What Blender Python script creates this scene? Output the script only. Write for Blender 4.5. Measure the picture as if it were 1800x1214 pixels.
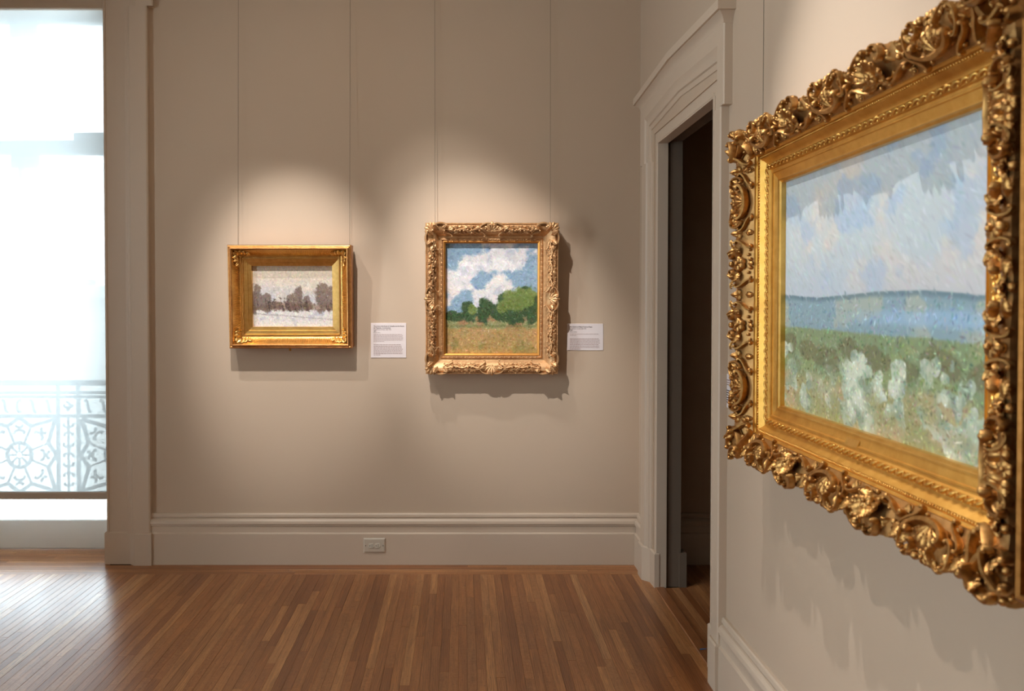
import bpy, math, random
import numpy as np
from mathutils import Vector, Matrix

for o in list(bpy.data.objects):
    bpy.data.objects.remove(o, do_unlink=True)
scene = bpy.context.scene
C = scene.collection
R = math.radians
rnd = random.Random(11)

# ------------------------------------------------------------------ camera, sky, exposure, lights
EYE = 1.577
F_PX = 1350.0
YB = 4.62          # face of the far wall
XR = 1.068         # face of the wall on the right
PITCH = 1.0
cam_d = bpy.data.cameras.new('camera')
cam = bpy.data.objects.new('camera', cam_d); C.objects.link(cam)
cam.location = (0, 0, EYE)
cam.rotation_euler = (R(90 - PITCH), 0, 0)
cam_d.sensor_width = 36.0
cam_d.lens = F_PX / 1800 * 36
cam_d.shift_x = (900 - 812) / 1800
cam_d.shift_y = -(607 - (531 + F_PX * math.tan(R(PITCH)))) / 1800
cam_d.clip_start = 0.02
cam_d.dof.use_dof = True
cam_d.dof.focus_distance = 4.0
cam_d.dof.aperture_fstop = 4.0
scene.camera = cam

world = bpy.data.worlds.new('overcast_sky'); scene.world = world
world.use_nodes = True
bg = world.node_tree.nodes['Background']
bg.inputs[0].default_value = (0.80, 0.92, 1.0, 1)
bg.inputs[1].default_value = 7.4

vs = scene.view_settings
vs.view_transform = 'Standard'; vs.look = 'None'
vs.exposure = 1.46; vs.gamma = 1.0; vs.use_curve_mapping = False

def spot(name, loc, target, watt, size_deg, blend, radius=0.012, col=(1.0, 0.985, 0.975)):
    d = bpy.data.lights.new(name, 'SPOT')
    d.energy = watt; d.spot_size = R(size_deg); d.spot_blend = blend
    d.shadow_soft_size = radius; d.color = col
    o = bpy.data.objects.new(name, d); C.objects.link(o)
    o.location = loc
    o.rotation_euler = (Vector(target) - Vector(loc)).to_track_quat('-Z', 'Y').to_euler()
    return o

def portal(name, loc, rot, sx, sy):
    d = bpy.data.lights.new(name, 'AREA')
    d.shape = 'RECTANGLE'; d.size = sx; d.size_y = sy
    d.cycles.is_portal = True
    o = bpy.data.objects.new(name, d); C.objects.link(o)
    o.location = loc; o.rotation_euler = rot
    return o

# picture spotlights on the ceiling track (above the frame); each pair is a beam and its wide spill
def picture_light(loc, target, watt, size, blend, spill):
    spot('track_and_bounce_spotlight', loc, target, watt, size, blend)
    if spill: spot('track_spotlight_spill', loc, target, spill, 95, 1.0, 0.02, (1.0, 0.84, 0.68))
picture_light((-0.92, 2.52, 4.05), (-1.00, YB, 1.56), 132, 25, 0.8, 6)
picture_light((-1.80, 3.06, 4.05), (-0.98, YB, 1.26), 58, 30, 0.85, 2)
picture_light((-0.86, 2.47, 4.05), (0.19, YB, 1.50), 148, 26, 0.8, 6)
picture_light((-0.62, 3.45, 4.05), (0.22, YB, 1.05), 46, 37, 0.85, 0)
picture_light((-0.72, 3.05, 4.05), (XR, 2.0, 1.50), 46, 32, 0.85, 8)
picture_light((0.06, 2.45, 4.05), (XR, 1.95, 1.22), 72, 40, 0.8, 0)
# unseen spots added for bounce light off the walls out of view
for loc_, tgt_ in (((-2.9, 2.9, 4.05), (-4.6, 3.3, 1.6)), ((-2.9, -0.6, 4.05), (-4.6, -0.8, 1.6)), ((-1.5, -1.6, 4.05), (-1.6, -3.2, 1.6)), ((-0.6, 0.9, 4.05), (1.068, 0.4, 1.5))):
    spot('track_and_bounce_spotlight', loc_, tgt_, 22, 50, 0.8, 0.03)
# daylight portals in the shaded window and the added side windows
portal('window_portal', (-2.78, 4.93, 1.80), (R(-90), 0, 0), 1.26, 3.4)
FILL_WINDOWS = [(-1.4, -0.72), (0.95, 1.63)]      # unseen windows added in the left wall for fill daylight
for wy0, wy1 in FILL_WINDOWS: portal('window_portal', (-4.66, (wy0 + wy1)/2, 1.85), (R(90), 0, R(-90)), wy1 - wy0, 3.3)

# ------------------------------------------------------------------ mesh builder
class MB:
    def __init__(s):
        s.v = []; s.f = []; s.mi = []; s.cur = 0
    def add(s, vs_, fs_):
        b = len(s.v)
        s.v.extend([tuple(p) for p in vs_])
        for f in fs_:
            s.f.append(tuple(i + b for i in f)); s.mi.append(s.cur)
        return b
    def box(s, a, b):
        x0, y0, z0 = a; x1, y1, z1 = b
        x0, x1 = min(x0, x1), max(x0, x1); y0, y1 = min(y0, y1), max(y0, y1); z0, z1 = min(z0, z1), max(z0, z1)
        s.add([(x0,y0,z0),(x1,y0,z0),(x1,y1,z0),(x0,y1,z0),(x0,y0,z1),(x1,y0,z1),(x1,y1,z1),(x0,y1,z1)],
              [(0,3,2,1),(4,5,6,7),(0,1,5,4),(1,2,6,5),(2,3,7,6),(3,0,4,7)])
    def cbox(s, a, b, c, axis=1):
        """box with its front edge ring chamfered by c; front is the low side of 'axis' = 1 (y) or 0 (x), top for 2"""
        x0, y0, z0 = [min(p, q) for p, q in zip(a, b)]; x1, y1, z1 = [max(p, q) for p, q in zip(a, b)]
        if axis == 1:
            r = [[(x0,y1,z0),(x1,y1,z0),(x1,y1,z1),(x0,y1,z1)], [(x0,y0+c,z0),(x1,y0+c,z0),(x1,y0+c,z1),(x0,y0+c,z1)],
                 [(x0+c,y0,z0+c),(x1-c,y0,z0+c),(x1-c,y0,z1-c),(x0+c,y0,z1-c)]]
        elif axis == 0:
            r = [[(x1,y0,z0),(x1,y1,z0),(x1,y1,z1),(x1,y0,z1)], [(x0+c,y0,z0),(x0+c,y1,z0),(x0+c,y1,z1),(x0+c,y0,z1)],
                 [(x0,y0+c,z0+c),(x0,y1-c,z0+c),(x0,y1-c,z1-c),(x0,y0+c,z1-c)]]
        else:
            r = [[(x0,y0,z0),(x1,y0,z0),(x1,y1,z0),(x0,y1,z0)], [(x0,y0,z1-c),(x1,y0,z1-c),(x1,y1,z1-c),(x0,y1,z1-c)],
                 [(x0+c,y0+c,z1),(x1-c,y0+c,z1),(x1-c,y1-c,z1),(x0+c,y1-c,z1)]]
        s.loft(r, closed=True, caps=True)
    def loft(s, rings, closed=False, caps=False):
        n = len(rings[0]); b = s.add([p for r in rings for p in r], [])
        m = n if closed else n - 1
        for k in range(len(rings) - 1):
            for i in range(m):
                j = (i + 1) % n
                s.f.append((b+k*n+i, b+k*n+j, b+(k+1)*n+j, b+(k+1)*n+i)); s.mi.append(s.cur)
        if caps:
            s.f.append(tuple(b + i for i in range(n))[::-1]); s.mi.append(s.cur)
            s.f.append(tuple(b + (len(rings)-1)*n + i for i in range(n))); s.mi.append(s.cur)
    def tube(s, pts, rad, seg=6, caps=True, flat=1.0):
        pts = [Vector(p) for p in pts]; rings = []
        up0 = Vector((0, 0, 1))
        for i, p in enumerate(pts):
            d = (pts[min(i+1, len(pts)-1)] - pts[max(i-1, 0)])
            if d.length < 1e-9: d = Vector((0, 0, 1))
            d.normalize()
            up = up0 if abs(d.dot(up0)) < 0.95 else Vector((1, 0, 0))
            a = d.cross(up).normalized(); b = a.cross(d).normalized()
            r = rad[i] if isinstance(rad, (list, tuple)) else rad
            rings.append([p + a*(r*math.cos(2*math.pi*k/seg)) + b*(r*flat*math.sin(2*math.pi*k/seg)) for k in range(seg)])
        s.loft(rings, closed=True, caps=caps)
    def ball(s, c, r, nu=8, nv=5, sz=1.0):
        c = Vector(c); rings = []
        for j in range(nv + 1):
            a = math.pi * j / nv
            rings.append([c + Vector((r*math.sin(a)*math.cos(2*math.pi*k/nu), r*math.sin(a)*math.sin(2*math.pi*k/nu), r*sz*math.cos(a))) for k in range(nu)])
        s.loft(rings, closed=True)
    def mesh(s, name, mats, smooth=None):
        me = bpy.data.meshes.new(name)
        me.from_pydata(s.v, [], s.f)
        if not isinstance(mats, (list, tuple)): mats = [mats]
        for m in mats: me.materials.append(m)
        if len(mats) > 1: me.polygons.foreach_set('material_index', s.mi)
        if smooth is not None:
            me.polygons.foreach_set('use_smooth', [True]*len(me.polygons))
            if smooth < 179: me.set_sharp_from_angle(angle=R(smooth))
        me.update()
        return me
    def build(s, name, mats, parent=None, smooth=None, recalc=True):
        me = s.mesh(name, mats, smooth)
        if recalc:
            import bmesh
            bm = bmesh.new(); bm.from_mesh(me)
            bmesh.ops.recalc_face_normals(bm, faces=bm.faces); bm.to_mesh(me); bm.free()
        return link(name, me, parent)

def link(name, me, parent=None):
    o = bpy.data.objects.new(name, me); C.objects.link(o)
    if parent: o.parent = parent
    return o
def empty(name, loc, label, cat, group=None, rot=(0, 0, 0)):
    o = bpy.data.objects.new(name, None); C.objects.link(o)
    o.location = loc; o.rotation_euler = rot; o.empty_display_size = 0.1
    return tag(o, label, cat, group)
def tag(o, label=None, cat=None, group=None, kind=None):
    if label: o['label'] = label
    if cat: o['category'] = cat
    if group: o['group'] = group
    if kind: o['kind'] = kind
    return o
def struct(o, label, cat):
    return tag(o, label, cat, kind='structure')

# ------------------------------------------------------------------ materials
def lin(c):
    return tuple((x/12.92 if x <= 0.04045 else ((x+0.055)/1.055)**2.4) for x in c)
def rgb(r, g, b): return lin((r/255, g/255, b/255)) + (1,)

class NT:
    def __init__(s, name):
        s.m = bpy.data.materials.new(name); s.m.use_nodes = True
        s.t = s.m.node_tree; s.n = s.t.nodes; s.l = s.t.links
        s.p = s.n['Principled BSDF']; s.out = s.n['Material Output']
    def node(s, typ, **kw):
        n = s.n.new(typ)
        for k, v in kw.items():
            if k.startswith('_'): setattr(n, k[1:], v)
        for k, v in kw.items():
            if not k.startswith('_'):
                n.inputs[k.replace('__', ' ')].default_value = v
        return n
    def set(s, **kw):
        for k, v in kw.items(): s.p.inputs[k.replace('__', ' ')].default_value = v
    def link(s, a, b): s.l.new(a, b)
    def math(s, op, a, b=None):
        n = s.n.new('ShaderNodeMath'); n.operation = op
        for i, x in enumerate((a, b)):
            if x is None: continue
            if isinstance(x, (int, float)): n.inputs[i].default_value = x
            else: s.l.new(x, n.inputs[i])
        return n.outputs[0]
    def mix(s, fac, a, b, mode='MIX'):
        n = s.n.new('ShaderNodeMix'); n.data_type = 'RGBA'; n.blend_type = mode
        for i, x in ((0, fac), (6, a), (7, b)):
            if isinstance(x, (int, float, tuple)): n.inputs[i].default_value = x
            else: s.l.new(x, n.inputs[i])
        return n.outputs[2]
    def pos(s, scale=(1, 1, 1), off=None):
        g = s.n.new('ShaderNodeNewGeometry')
        m = s.n.new('ShaderNodeVectorMath'); m.operation = 'MULTIPLY'
        s.l.new(g.outputs['Position'], m.inputs[0]); m.inputs[1].default_value = scale
        if off is None: return m.outputs[0]
        a = s.n.new('ShaderNodeVectorMath'); a.operation = 'ADD'
        s.l.new(m.outputs[0], a.inputs[0]); s.l.new(off, a.inputs[1])
        return a.outputs[0]
    def noise(s, vec, scale=1.0, detail=3.0, rough=0.55, dist=0.0):
        n = s.n.new('ShaderNodeTexNoise')
        s.l.new(vec, n.inputs['Vector'])
        n.inputs['Scale'].default_value = scale; n.inputs['Detail'].default_value = detail
        n.inputs['Roughness'].default_value = rough; n.inputs['Distortion'].default_value = dist
        return n.outputs['Fac']
    def ramp(s, fac, stops):
        n = s.n.new('ShaderNodeValToRGB')
        e = n.color_ramp.elements
        while len(e) < len(stops): e.new(0.5)
        for el, (p, c) in zip(e, stops): el.position = p; el.color = c
        s.l.new(fac, n.inputs[0]); return n.outputs[0]
    def bump(s, h, strength=0.2, dist=0.002):
        b = s.n.new('ShaderNodeBump'); b.inputs['Strength'].default_value = strength; b.inputs['Distance'].default_value = dist
        s.l.new(h, b.inputs['Height']); s.l.new(b.outputs[0], s.p.inputs['Normal'])

def paint_mat(name, col, rough=0.5, var=0.04, bscale=180, bstr=0.12):
    n = NT(name)
    v = n.noise(n.pos(), 1.3, 3)
    dark = tuple(c*(1-var) for c in col[:3]) + (1,); lite = tuple(min(1, c*(1+var)) for c in col[:3]) + (1,)
    n.link(n.mix(v, dark, lite), n.p.inputs['Base Color'])
    n.set(Roughness=rough); n.p.inputs['Specular IOR Level'].default_value = 0.35
    w = n.noise(n.pos(), bscale, 2, 0.6)
    n.bump(w, bstr, 0.0012)
    return n.m

M_WALL = paint_mat('beige_wall_paint', (.535, .407, .298, 1), 0.75, 0.03, 260, 0.15)
M_TRIM = paint_mat('warm_grey_trim_paint', (.59, .467, .357, 1), 0.42, 0.03, 60, 0.10)
M_SHADETRIM = paint_mat('shade_toned_taupe_trim', rgb(112, 96, 82), 0.5)  # darkened so the shade deep in the doorway is in the colour
M_CEIL = paint_mat('off_white_ceiling_paint', rgb(226, 220, 208), 0.8)
M_WINDOW = paint_mat('white_window_paint', rgb(232, 234, 232), 0.45, 0.03, 50, 0.12)
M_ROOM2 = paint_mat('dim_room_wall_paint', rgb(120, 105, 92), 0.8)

def wood_mat(name, rand, along):
    """oak strip flooring; grain runs along world axis 'along' (0 = x, 1 = y)"""
    n = NT(name)
    if rand == 'object':
        r = n.n.new('ShaderNodeObjectInfo').outputs['Random']
    else:
        r = n.n.new('ShaderNodeNewGeometry').outputs['Random Per Island']
    cv = n.n.new('ShaderNodeCombineXYZ')
    n.link(n.math('MULTIPLY', r, 37.0), cv.inputs[0]); n.link(n.math('MULTIPLY', r, 91.0), cv.inputs[1]); n.link(n.math('MULTIPLY', r, 53.0), cv.inputs[2])
    off = cv.outputs[0]
    sc = (1, 0.055, 1) if along == 1 else (0.055, 1, 1)
    fine = n.noise(n.pos(sc, off), 260, 3, 0.65)
    mid = n.noise(n.pos(sc, off), 48, 3, 0.6, 0.8)
    # ray fleck / figure, only strong on some strips
    sc2 = (0.55, 1.5, 1) if along == 1 else (1.5, 0.55, 1)
    fig = n.noise(n.pos(sc2, off), 62, 2, 0.5, 1.1)
    figm = n.ramp(fig, [(0.43, (0, 0, 0, 1)), (0.50, (1, 1, 1, 1)), (0.57, (0, 0, 0, 1))])
    r2 = n.math('FRACT', n.math('MULTIPLY', r, 7.31))
    figamt = n.ramp(r2, [(0.45, (0, 0, 0, 1)), (0.75, (1, 1, 1, 1))])
    base = n.ramp(r, [(0.0, rgb(150, 94, 54)), (0.25, rgb(186, 124, 74)), (0.5, rgb(168, 106, 61)), (0.75, rgb(206, 146, 92)), (0.9, rgb(154, 96, 57)), (1.0, rgb(226, 170, 114))])
    c = n.mix(n.math('MULTIPLY', n.ramp(mid, [(0.35, (0, 0, 0, 1)), (0.65, (1, 1, 1, 1))]), 0.5), base, rgb(110, 66, 37))
    c = n.mix(n.math('MULTIPLY', n.ramp(fine, [(0.45, (0, 0, 0, 1)), (0.7, (1, 1, 1, 1))]), 0.38), c, rgb(84, 46, 26))
    c = n.mix(n.math('MULTIPLY', n.math('MULTIPLY', figm, figamt), 0.4), c, rgb(196, 146, 96))
    wv = n.n.new('ShaderNodeTexWave'); wv.bands_direction = 'X' if along == 1 else 'Y'
    wv.inputs['Scale'].default_value = 34; wv.inputs['Distortion'].default_value = 9; wv.inputs['Detail'].default_value = 2; wv.inputs['Detail Scale'].default_value = 0.7
    n.link(n.pos((1, 0.16, 1) if along == 1 else (0.16, 1, 1), off), wv.inputs['Vector'])
    wl = n.ramp(wv.outputs['Fac'], [(0.0, (1, 1, 1, 1)), (0.22, (0, 0, 0, 1))])
    wamt = n.ramp(r2, [(0.30, (1, 1, 1, 1)), (0.6, (0.25, 0.25, 0.25, 1))])
    c = n.mix(n.math('MULTIPLY', n.math('MULTIPLY', wl, wamt), 0.5), c, rgb(92, 52, 28))
    # face nails: one small dark dot every 23 cm or so, wandering across the strip
    g = n.n.new('ShaderNodeNewGeometry'); sp = n.n.new('ShaderNodeSeparateXYZ'); n.link(g.outputs['Position'], sp.inputs[0])
    la, ac = (sp.outputs[1], sp.outputs[0]) if along == 1 else (sp.outputs[0], sp.outputs[1])
    q = n.math('ADD', n.math('DIVIDE', la, 0.17), n.math('MULTIPLY', r, 13.7))
    fl = n.math('SUBTRACT', n.math('FRACT', q), 0.5)
    cell = n.math('FLOOR', q)
    wn = n.n.new('ShaderNodeTexWhiteNoise'); wn.noise_dimensions = '2D'
    c2 = n.n.new('ShaderNodeCombineXYZ'); n.link(cell, c2.inputs[0]); n.link(n.math('MULTIPLY', r, 100), c2.inputs[1]); n.link(c2.outputs[0], wn.inputs['Vector'])
    fa = n.math('FRACT', n.math('DIVIDE', n.math('SUBTRACT', ac, 1.064), 0.04))
    fa = n.math('SUBTRACT', fa, n.math('ADD', n.math('MULTIPLY', wn.outputs[0], 0.6), 0.2))
    d2 = n.math('ADD', n.math('POWER', n.math('MULTIPLY', fl, 0.17), 2), n.math('POWER', n.math('MULTIPLY', fa, 0.04), 2))
    nail = n.math('LESS_THAN', d2, 0.0021**2)
    c = n.mix(n.math('MULTIPLY', nail, 0.8), c, rgb(38, 22, 14))
    n.link(c, n.p.inputs['Base Color'])
    n.set(Roughness=0.33)
    n.p.inputs['Specular IOR Level'].default_value = 0.5
    rr = n.math('ADD', n.math('MULTIPLY', n.noise(n.pos(), 3.0, 3), 0.12), 0.26)
    n.link(rr, n.p.inputs['Roughness'])
    n.bump(fine, 0.10, 0.0008)
    return n.m
M_WOOD_Y = wood_mat('oak_strip_lengthwise', 'object', 1)
M_WOOD_X = wood_mat('oak_strip_crosswise', 'object', 0)
M_WOOD_Y_FIELD = wood_mat('oak_strip_field', 'island', 1)
m = NT('dark_floor_joint'); m.set(Roughness=0.9); m.p.inputs['Base Color'].default_value = rgb(40, 24, 15); M_JOINT = m.m

def gold_mat(name, c0, c1, r0=0.28, r1=0.5, nscale=40, worn=None, metal=1.0):
    n = NT(name)
    tc = n.n.new('ShaderNodeTexCoord')
    a = n.noise(n.pos(), nscale, 4, 0.6)
    b = n.noise(n.pos(), nscale*0.22, 3, 0.6)
    c = n.mix(n.ramp(a, [(0.35, (0, 0, 0, 1)), (0.7, (1, 1, 1, 1))]), c0, c1)
    if worn:
        c = n.mix(n.math('MULTIPLY', n.ramp(b, [(0.5, (0, 0, 0, 1)), (0.72, (1, 1, 1, 1))]), 0.55), c, worn)
    n.link(c, n.p.inputs['Base Color'])
    n.set(Metallic=metal)
    n.link(n.math('ADD', n.math('MULTIPLY', a, r1 - r0), r0), n.p.inputs['Roughness'])
    n.bump(n.noise(n.pos(), nscale*6, 2), 0.12, 0.0006)
    return n.m
M_GOLD_ORN = gold_mat('antique_carved_gilding', rgb(166, 122, 68), rgb(206, 158, 96), 0.32, 0.50, 60, rgb(136, 94, 52))
M_GOLD_BAND = gold_mat('matte_gilding_ground', rgb(172, 128, 76), rgb(196, 150, 94), 0.42, 0.58, 60, rgb(146, 104, 60), 0.9)
M_GOLD_BRIGHT = gold_mat('burnished_gold_leaf', rgb(222, 172, 88), rgb(236, 190, 108), 0.32, 0.44, 30, rgb(204, 152, 78))
M_GOLD_SATIN = gold_mat('satin_gold_leaf', rgb(218, 164, 78), rgb(234, 184, 98), 0.42, 0.54, 30, rgb(198, 142, 66))
M_GOLD_F1 = gold_mat('warm_burnished_gilding', rgb(222, 174, 98), rgb(236, 192, 118), 0.26, 0.40, 50, rgb(196, 142, 82))
M_GOLD_F1R = gold_mat('worn_red_gilding', rgb(186, 130, 78), rgb(210, 156, 96), 0.30, 0.48, 60, rgb(140, 82, 52))
M_GOLD_F2 = gold_mat('pale_antique_gilding', rgb(204, 160, 112), rgb(224, 182, 134), 0.40, 0.6, 70, rgb(172, 122, 80), 0.7)
M_GOLD_F2B = gold_mat('plain_gold_liner', rgb(220, 156, 80), rgb(230, 168, 92), 0.34, 0.48, 40)
M_GOLD_DARK = gold_mat('tarnished_gilding', rgb(128, 84, 40), rgb(160, 110, 58), 0.32, 0.5, 50, rgb(96, 60, 30))
m = NT('dark_frame_back'); m.set(Roughness=0.7); m.p.inputs['Base Color'].default_value = rgb(84, 54, 30); M_BACK = m.m
m = NT('dark_sight_lip'); m.set(Roughness=0.6); m.p.inputs['Base Color'].default_value = rgb(52, 40, 34); M_LIP = m.m
m = NT('steel_wire'); m.set(Roughness=0.45, Metallic=0.6); m.p.inputs['Base Color'].default_value = rgb(120, 108, 92); M_WIRE = m.m
m = NT('brass'); m.set(Roughness=0.35, Metallic=1.0); m.p.inputs['Base Color'].default_value = rgb(190, 140, 66); M_BRASS = m.m
M_CARD = paint_mat('matte_label_card', rgb(226, 214, 212), 0.7, 0.02, 200, 0.05)
m = NT('dark_print_ink'); m.set(Roughness=0.8); m.p.inputs['Base Color'].default_value = rgb(70, 50, 50); M_INK = m.m
m = NT('grey_print_ink'); m.set(Roughness=0.8); m.p.inputs['Base Color'].default_value = rgb(150, 122, 116); M_INK2 = m.m
M_OUTLET = paint_mat('painted_outlet_plate', rgb(196, 183, 166), 0.4, 0.02, 90, 0.08)
m = NT('outlet_slot'); m.set(Roughness=0.8); m.p.inputs['Base Color'].default_value = rgb(56, 48, 40); M_SLOT = m.m
m = NT('receptacle_plastic'); m.set(Roughness=0.35); m.p.inputs['Base Color'].default_value = rgb(206, 198, 182); M_RECEP = m.m
m = NT('blue_masking_tape'); m.set(Roughness=0.7); m.p.inputs['Base Color'].default_value = rgb(40, 110, 170); M_TAPE = m.m
m = NT('black_cast_iron'); m.set(Roughness=0.6); m.p.inputs['Base Color'].default_value = rgb(44, 46, 48); M_IRON = m.m
M_STONE = paint_mat('pale_stone', rgb(190, 188, 182), 0.9, 0.06, 20, 0.2)
m = NT('far_window_glass'); m.set(Roughness=0.15); m.p.inputs['Base Color'].default_value = rgb(70, 80, 88); M_FARGLASS = m.m
m = NT('silver_roller_tube'); m.set(Roughness=0.5); m.p.inputs['Base Color'].default_value = rgb(196, 186, 176); M_HEM = m.m

def glass_mat():
    n = NT('window_glass')
    n.n.remove(n.p)
    tr = n.n.new('ShaderNodeBsdfTransparent'); tr.inputs[0].default_value = (0.96, 0.98, 0.98, 1)
    gl = n.n.new('ShaderNodeBsdfGlossy'); gl.inputs['Roughness'].default_value = 0.02
    fr = n.n.new('ShaderNodeFresnel'); fr.inputs[0].default_value = 1.25
    mx = n.n.new('ShaderNodeMixShader')
    n.link(fr.outputs[0], mx.inputs[0]); n.link(tr.outputs[0], mx.inputs[1]); n.link(gl.outputs[0], mx.inputs[2])
    n.link(mx.outputs[0], n.out.inputs[0]); return n.m
M_GLASS = glass_mat()

def shade_mat():
    n = NT('woven_shade_fabric')
    n.n.remove(n.p)
    w1 = n.n.new('ShaderNodeTexWave'); w1.bands_direction = 'X'; w1.inputs['Scale'].default_value = 95; w1.inputs['Distortion'].default_value = 0.6
    w2 = n.n.new('ShaderNodeTexWave'); w2.bands_direction = 'Z'; w2.inputs['Scale'].default_value = 95; w2.inputs['Distortion'].default_value = 0.6
    for w in (w1, w2): n.link(n.pos(), w.inputs['Vector'])
    op = n.math('ADD', n.math('MULTIPLY', n.math('MULTIPLY', w1.outputs['Fac'], w2.outputs['Fac']), 0.02), 0.045)
    tr = n.n.new('ShaderNodeBsdfTransparent'); tr.inputs[0].default_value = (0.97, 0.98, 1, 1)
    tl = n.n.new('ShaderNodeBsdfTranslucent'); tl.inputs[0].default_value = (0.195, 0.205, 0.207, 1)
    df = n.n.new('ShaderNodeBsdfDiffuse'); df.inputs[0].default_value = (0.7, 0.7, 0.69, 1)
    m1 = n.n.new('ShaderNodeMixShader'); m1.inputs[0].default_value = 0.35
    n.link(tl.outputs[0], m1.inputs[1]); n.link(df.outputs[0], m1.inputs[2])
    m2 = n.n.new('ShaderNodeMixShader')
    n.link(op, m2.inputs[0]); n.link(m1.outputs[0], m2.inputs[1]); n.link(tr.outputs[0], m2.inputs[2])
    n.link(m2.outputs[0], n.out.inputs[0]); return n.m
M_SHADE = shade_mat()

def canvas_mat():
    n = NT('oil_paint_on_canvas')
    a = n.n.new('ShaderNodeVertexColor'); a.layer_name = 'paint'
    n.link(a.outputs[0], n.p.inputs['Base Color'])
    n.set(Roughness=0.5); n.p.inputs['Specular IOR Level'].default_value = 0.3
    n.bump(n.noise(n.pos(), 420, 2), 0.25, 0.0008)
    return n.m
M_CANVAS = canvas_mat()

# ------------------------------------------------------------------ room shell
CEIL = 4.45
WX0, WX1, WTOP = -3.42, -2.14, 3.50       # window opening in the far wall
DY0, DY1, DTOP = 3.29, 4.218, 2.45         # door opening in the wall on the right
YF = -3.2; XL = -4.6
YO = 4.97                                  # outer face of the far wall

b = MB(); b.box((XL-0.2, YF-0.2, -0.16), (4.4, YO, -0.02))
floor = struct(b.build('floor', M_JOINT), 'narrow strip oak floor with a glossy finish and a border along the walls', 'floor')

b = MB()
b.box((WX1, YB, 0), (4.4, YO, CEIL)); b.box((XL-0.2, YB, 0), (WX0, YO, CEIL)); b.box((WX0, YB, WTOP), (WX1, YO, CEIL))
struct(b.build('wall_back', M_WALL), 'beige painted wall behind the two smaller framed pictures', 'wall')
b = MB()
XO = 1.212
b.box((XR, YF, 0), (XO, DY0 - .06, CEIL)); b.box((XR, DY1 + .06, 0), (XO, YB, CEIL)); b.box((XR, DY0 - .06, DTOP + .06), (XO, DY1 + .06, CEIL))
struct(b.build('wall_right', M_WALL), 'beige painted wall carrying the large ornate gilded frame', 'wall')
b = MB()
ys_ = [YF] + [v for w_ in FILL_WINDOWS for v in w_] + [YB]
for k in range(0, len(ys_), 2): b.box((XL-0.2, ys_[k], 0), (XL, ys_[k+1], CEIL))
for wy0, wy1 in FILL_WINDOWS: b.box((XL-0.2, wy0, 0), (XL, wy1, 0.19)); b.box((XL-0.2, wy0, WTOP), (XL, wy1, CEIL))
struct(b.build('wall_left', M_WALL), 'beige painted wall on the window side of the room', 'wall')
b = MB(); b.box((XL-0.2, YF-0.2, 0), (4.4, YF, CEIL))
struct(b.build('wall_front', M_WALL), 'beige painted wall behind the viewer', 'wall')
b = MB(); b.box((XL-0.2, YF-0.2, CEIL), (4.4, YO, CEIL+0.15))
struct(b.build('ceiling', M_CEIL), 'plain off-white ceiling above the gallery room', 'ceiling')
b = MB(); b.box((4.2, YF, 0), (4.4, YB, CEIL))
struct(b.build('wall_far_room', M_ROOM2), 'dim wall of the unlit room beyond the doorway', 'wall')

# ------------------------------------------------------------------ floor planks
PW = 0.04
def plank_mesh(mat, name):
    w = PW/2 - 0.0002; c = 0.0006; b = MB()
    prof = [(-w, -0.018), (-w, -c), (-w+c, 0), (w-c, 0), (w, -c), (w, -0.018)]
    b.loft([[(x, 0, z) for x, z in prof], [(x, 1, z) for x, z in prof]], closed=True, caps=True)
    return b.mesh(name, mat)
PM_Y = plank_mesh(M_WOOD_Y, 'plank'); PM_X = plank_mesh(M_WOOD_X, 'plank_cross')
def plank(x, y, length, cross=False, parent=floor, z=0.0):
    """strip centred across at x starting at y (or, cross, centred at y starting at x)"""
    o = link('plank', PM_X if cross else PM_Y, parent)
    o.location = (x, y, z + rnd.uniform(-0.0004, 0.0004))
    o.scale = (1, length - 0.0008, 1)
    if cross: o.rotation_euler = (0, 0, R(-90))
    return o
fieldb = MB()
w = PW/2 - 0.0004
def field_strip(x, y0, y1):
    fieldb.box((x-w, y0, -0.018), (x+w, y1 - 0.0008, 0))
YE = YB - 0.035 - 0.155                    # where the lengthwise strips meet the border
nstrips = int((XR - 0.004 - (XL + 0.02)) / PW)
for i in range(nstrips):
    x = XR - 0.004 - PW*(i + 0.5)
    xl = x
    y = YF + 0.02 + rnd.uniform(0, 0.6)
    field_strip(x, YF + 0.02, y)
    while y < YE - 1e-6:
        L = rnd.choice((0.45, 0.7, 0.9, 1.1, 1.3, 1.7)) * rnd.uniform(0.85, 1.15)
        y1 = y + L
        if YE - y1 < 0.25: y1 = YE
        # a strip is in view when its far end is past the lower picture edge and inside the left picture edge
        yv = max(y1, 0.1)
        if y1 > 3.14 and (x / y1 * F_PX + 812) > -6: plank(x, y, y1 - y)
        else: field_strip(x, y, y1)
        y = y1
for k in range(4):                          # border strips along the far wall
    yy = YE + 0.155*(k + 0.5)/4 + 0.0
    x = -3.4 + rnd.uniform(-1.0, -0.3)
    field_strip_x = x
    fieldb.box((XL + 0.02, yy - 0.0185, -0.018), (x, yy + 0.0185, 0))
    while x < XR - 0.004:
        x1 = min(x + rnd.uniform(0.8, 1.9), XR - 0.004)
        if XR - x1 < 0.2: x1 = XR - 0.004
        o = plank(x, yy, x1 - x, cross=True); o.scale[0] = 0.155/4/PW
        x = x1
for k in range(8):                          # window recess
    yy = YE + 0.155 + 0.0195 + k*0.04
    if yy > 4.93: break
    xa = WX0; xm = rnd.uniform(-3.1, -2.5)
    plank(xa, yy, xm - xa, cross=True); plank(xm, yy, WX1 - xm, cross=True)
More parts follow.
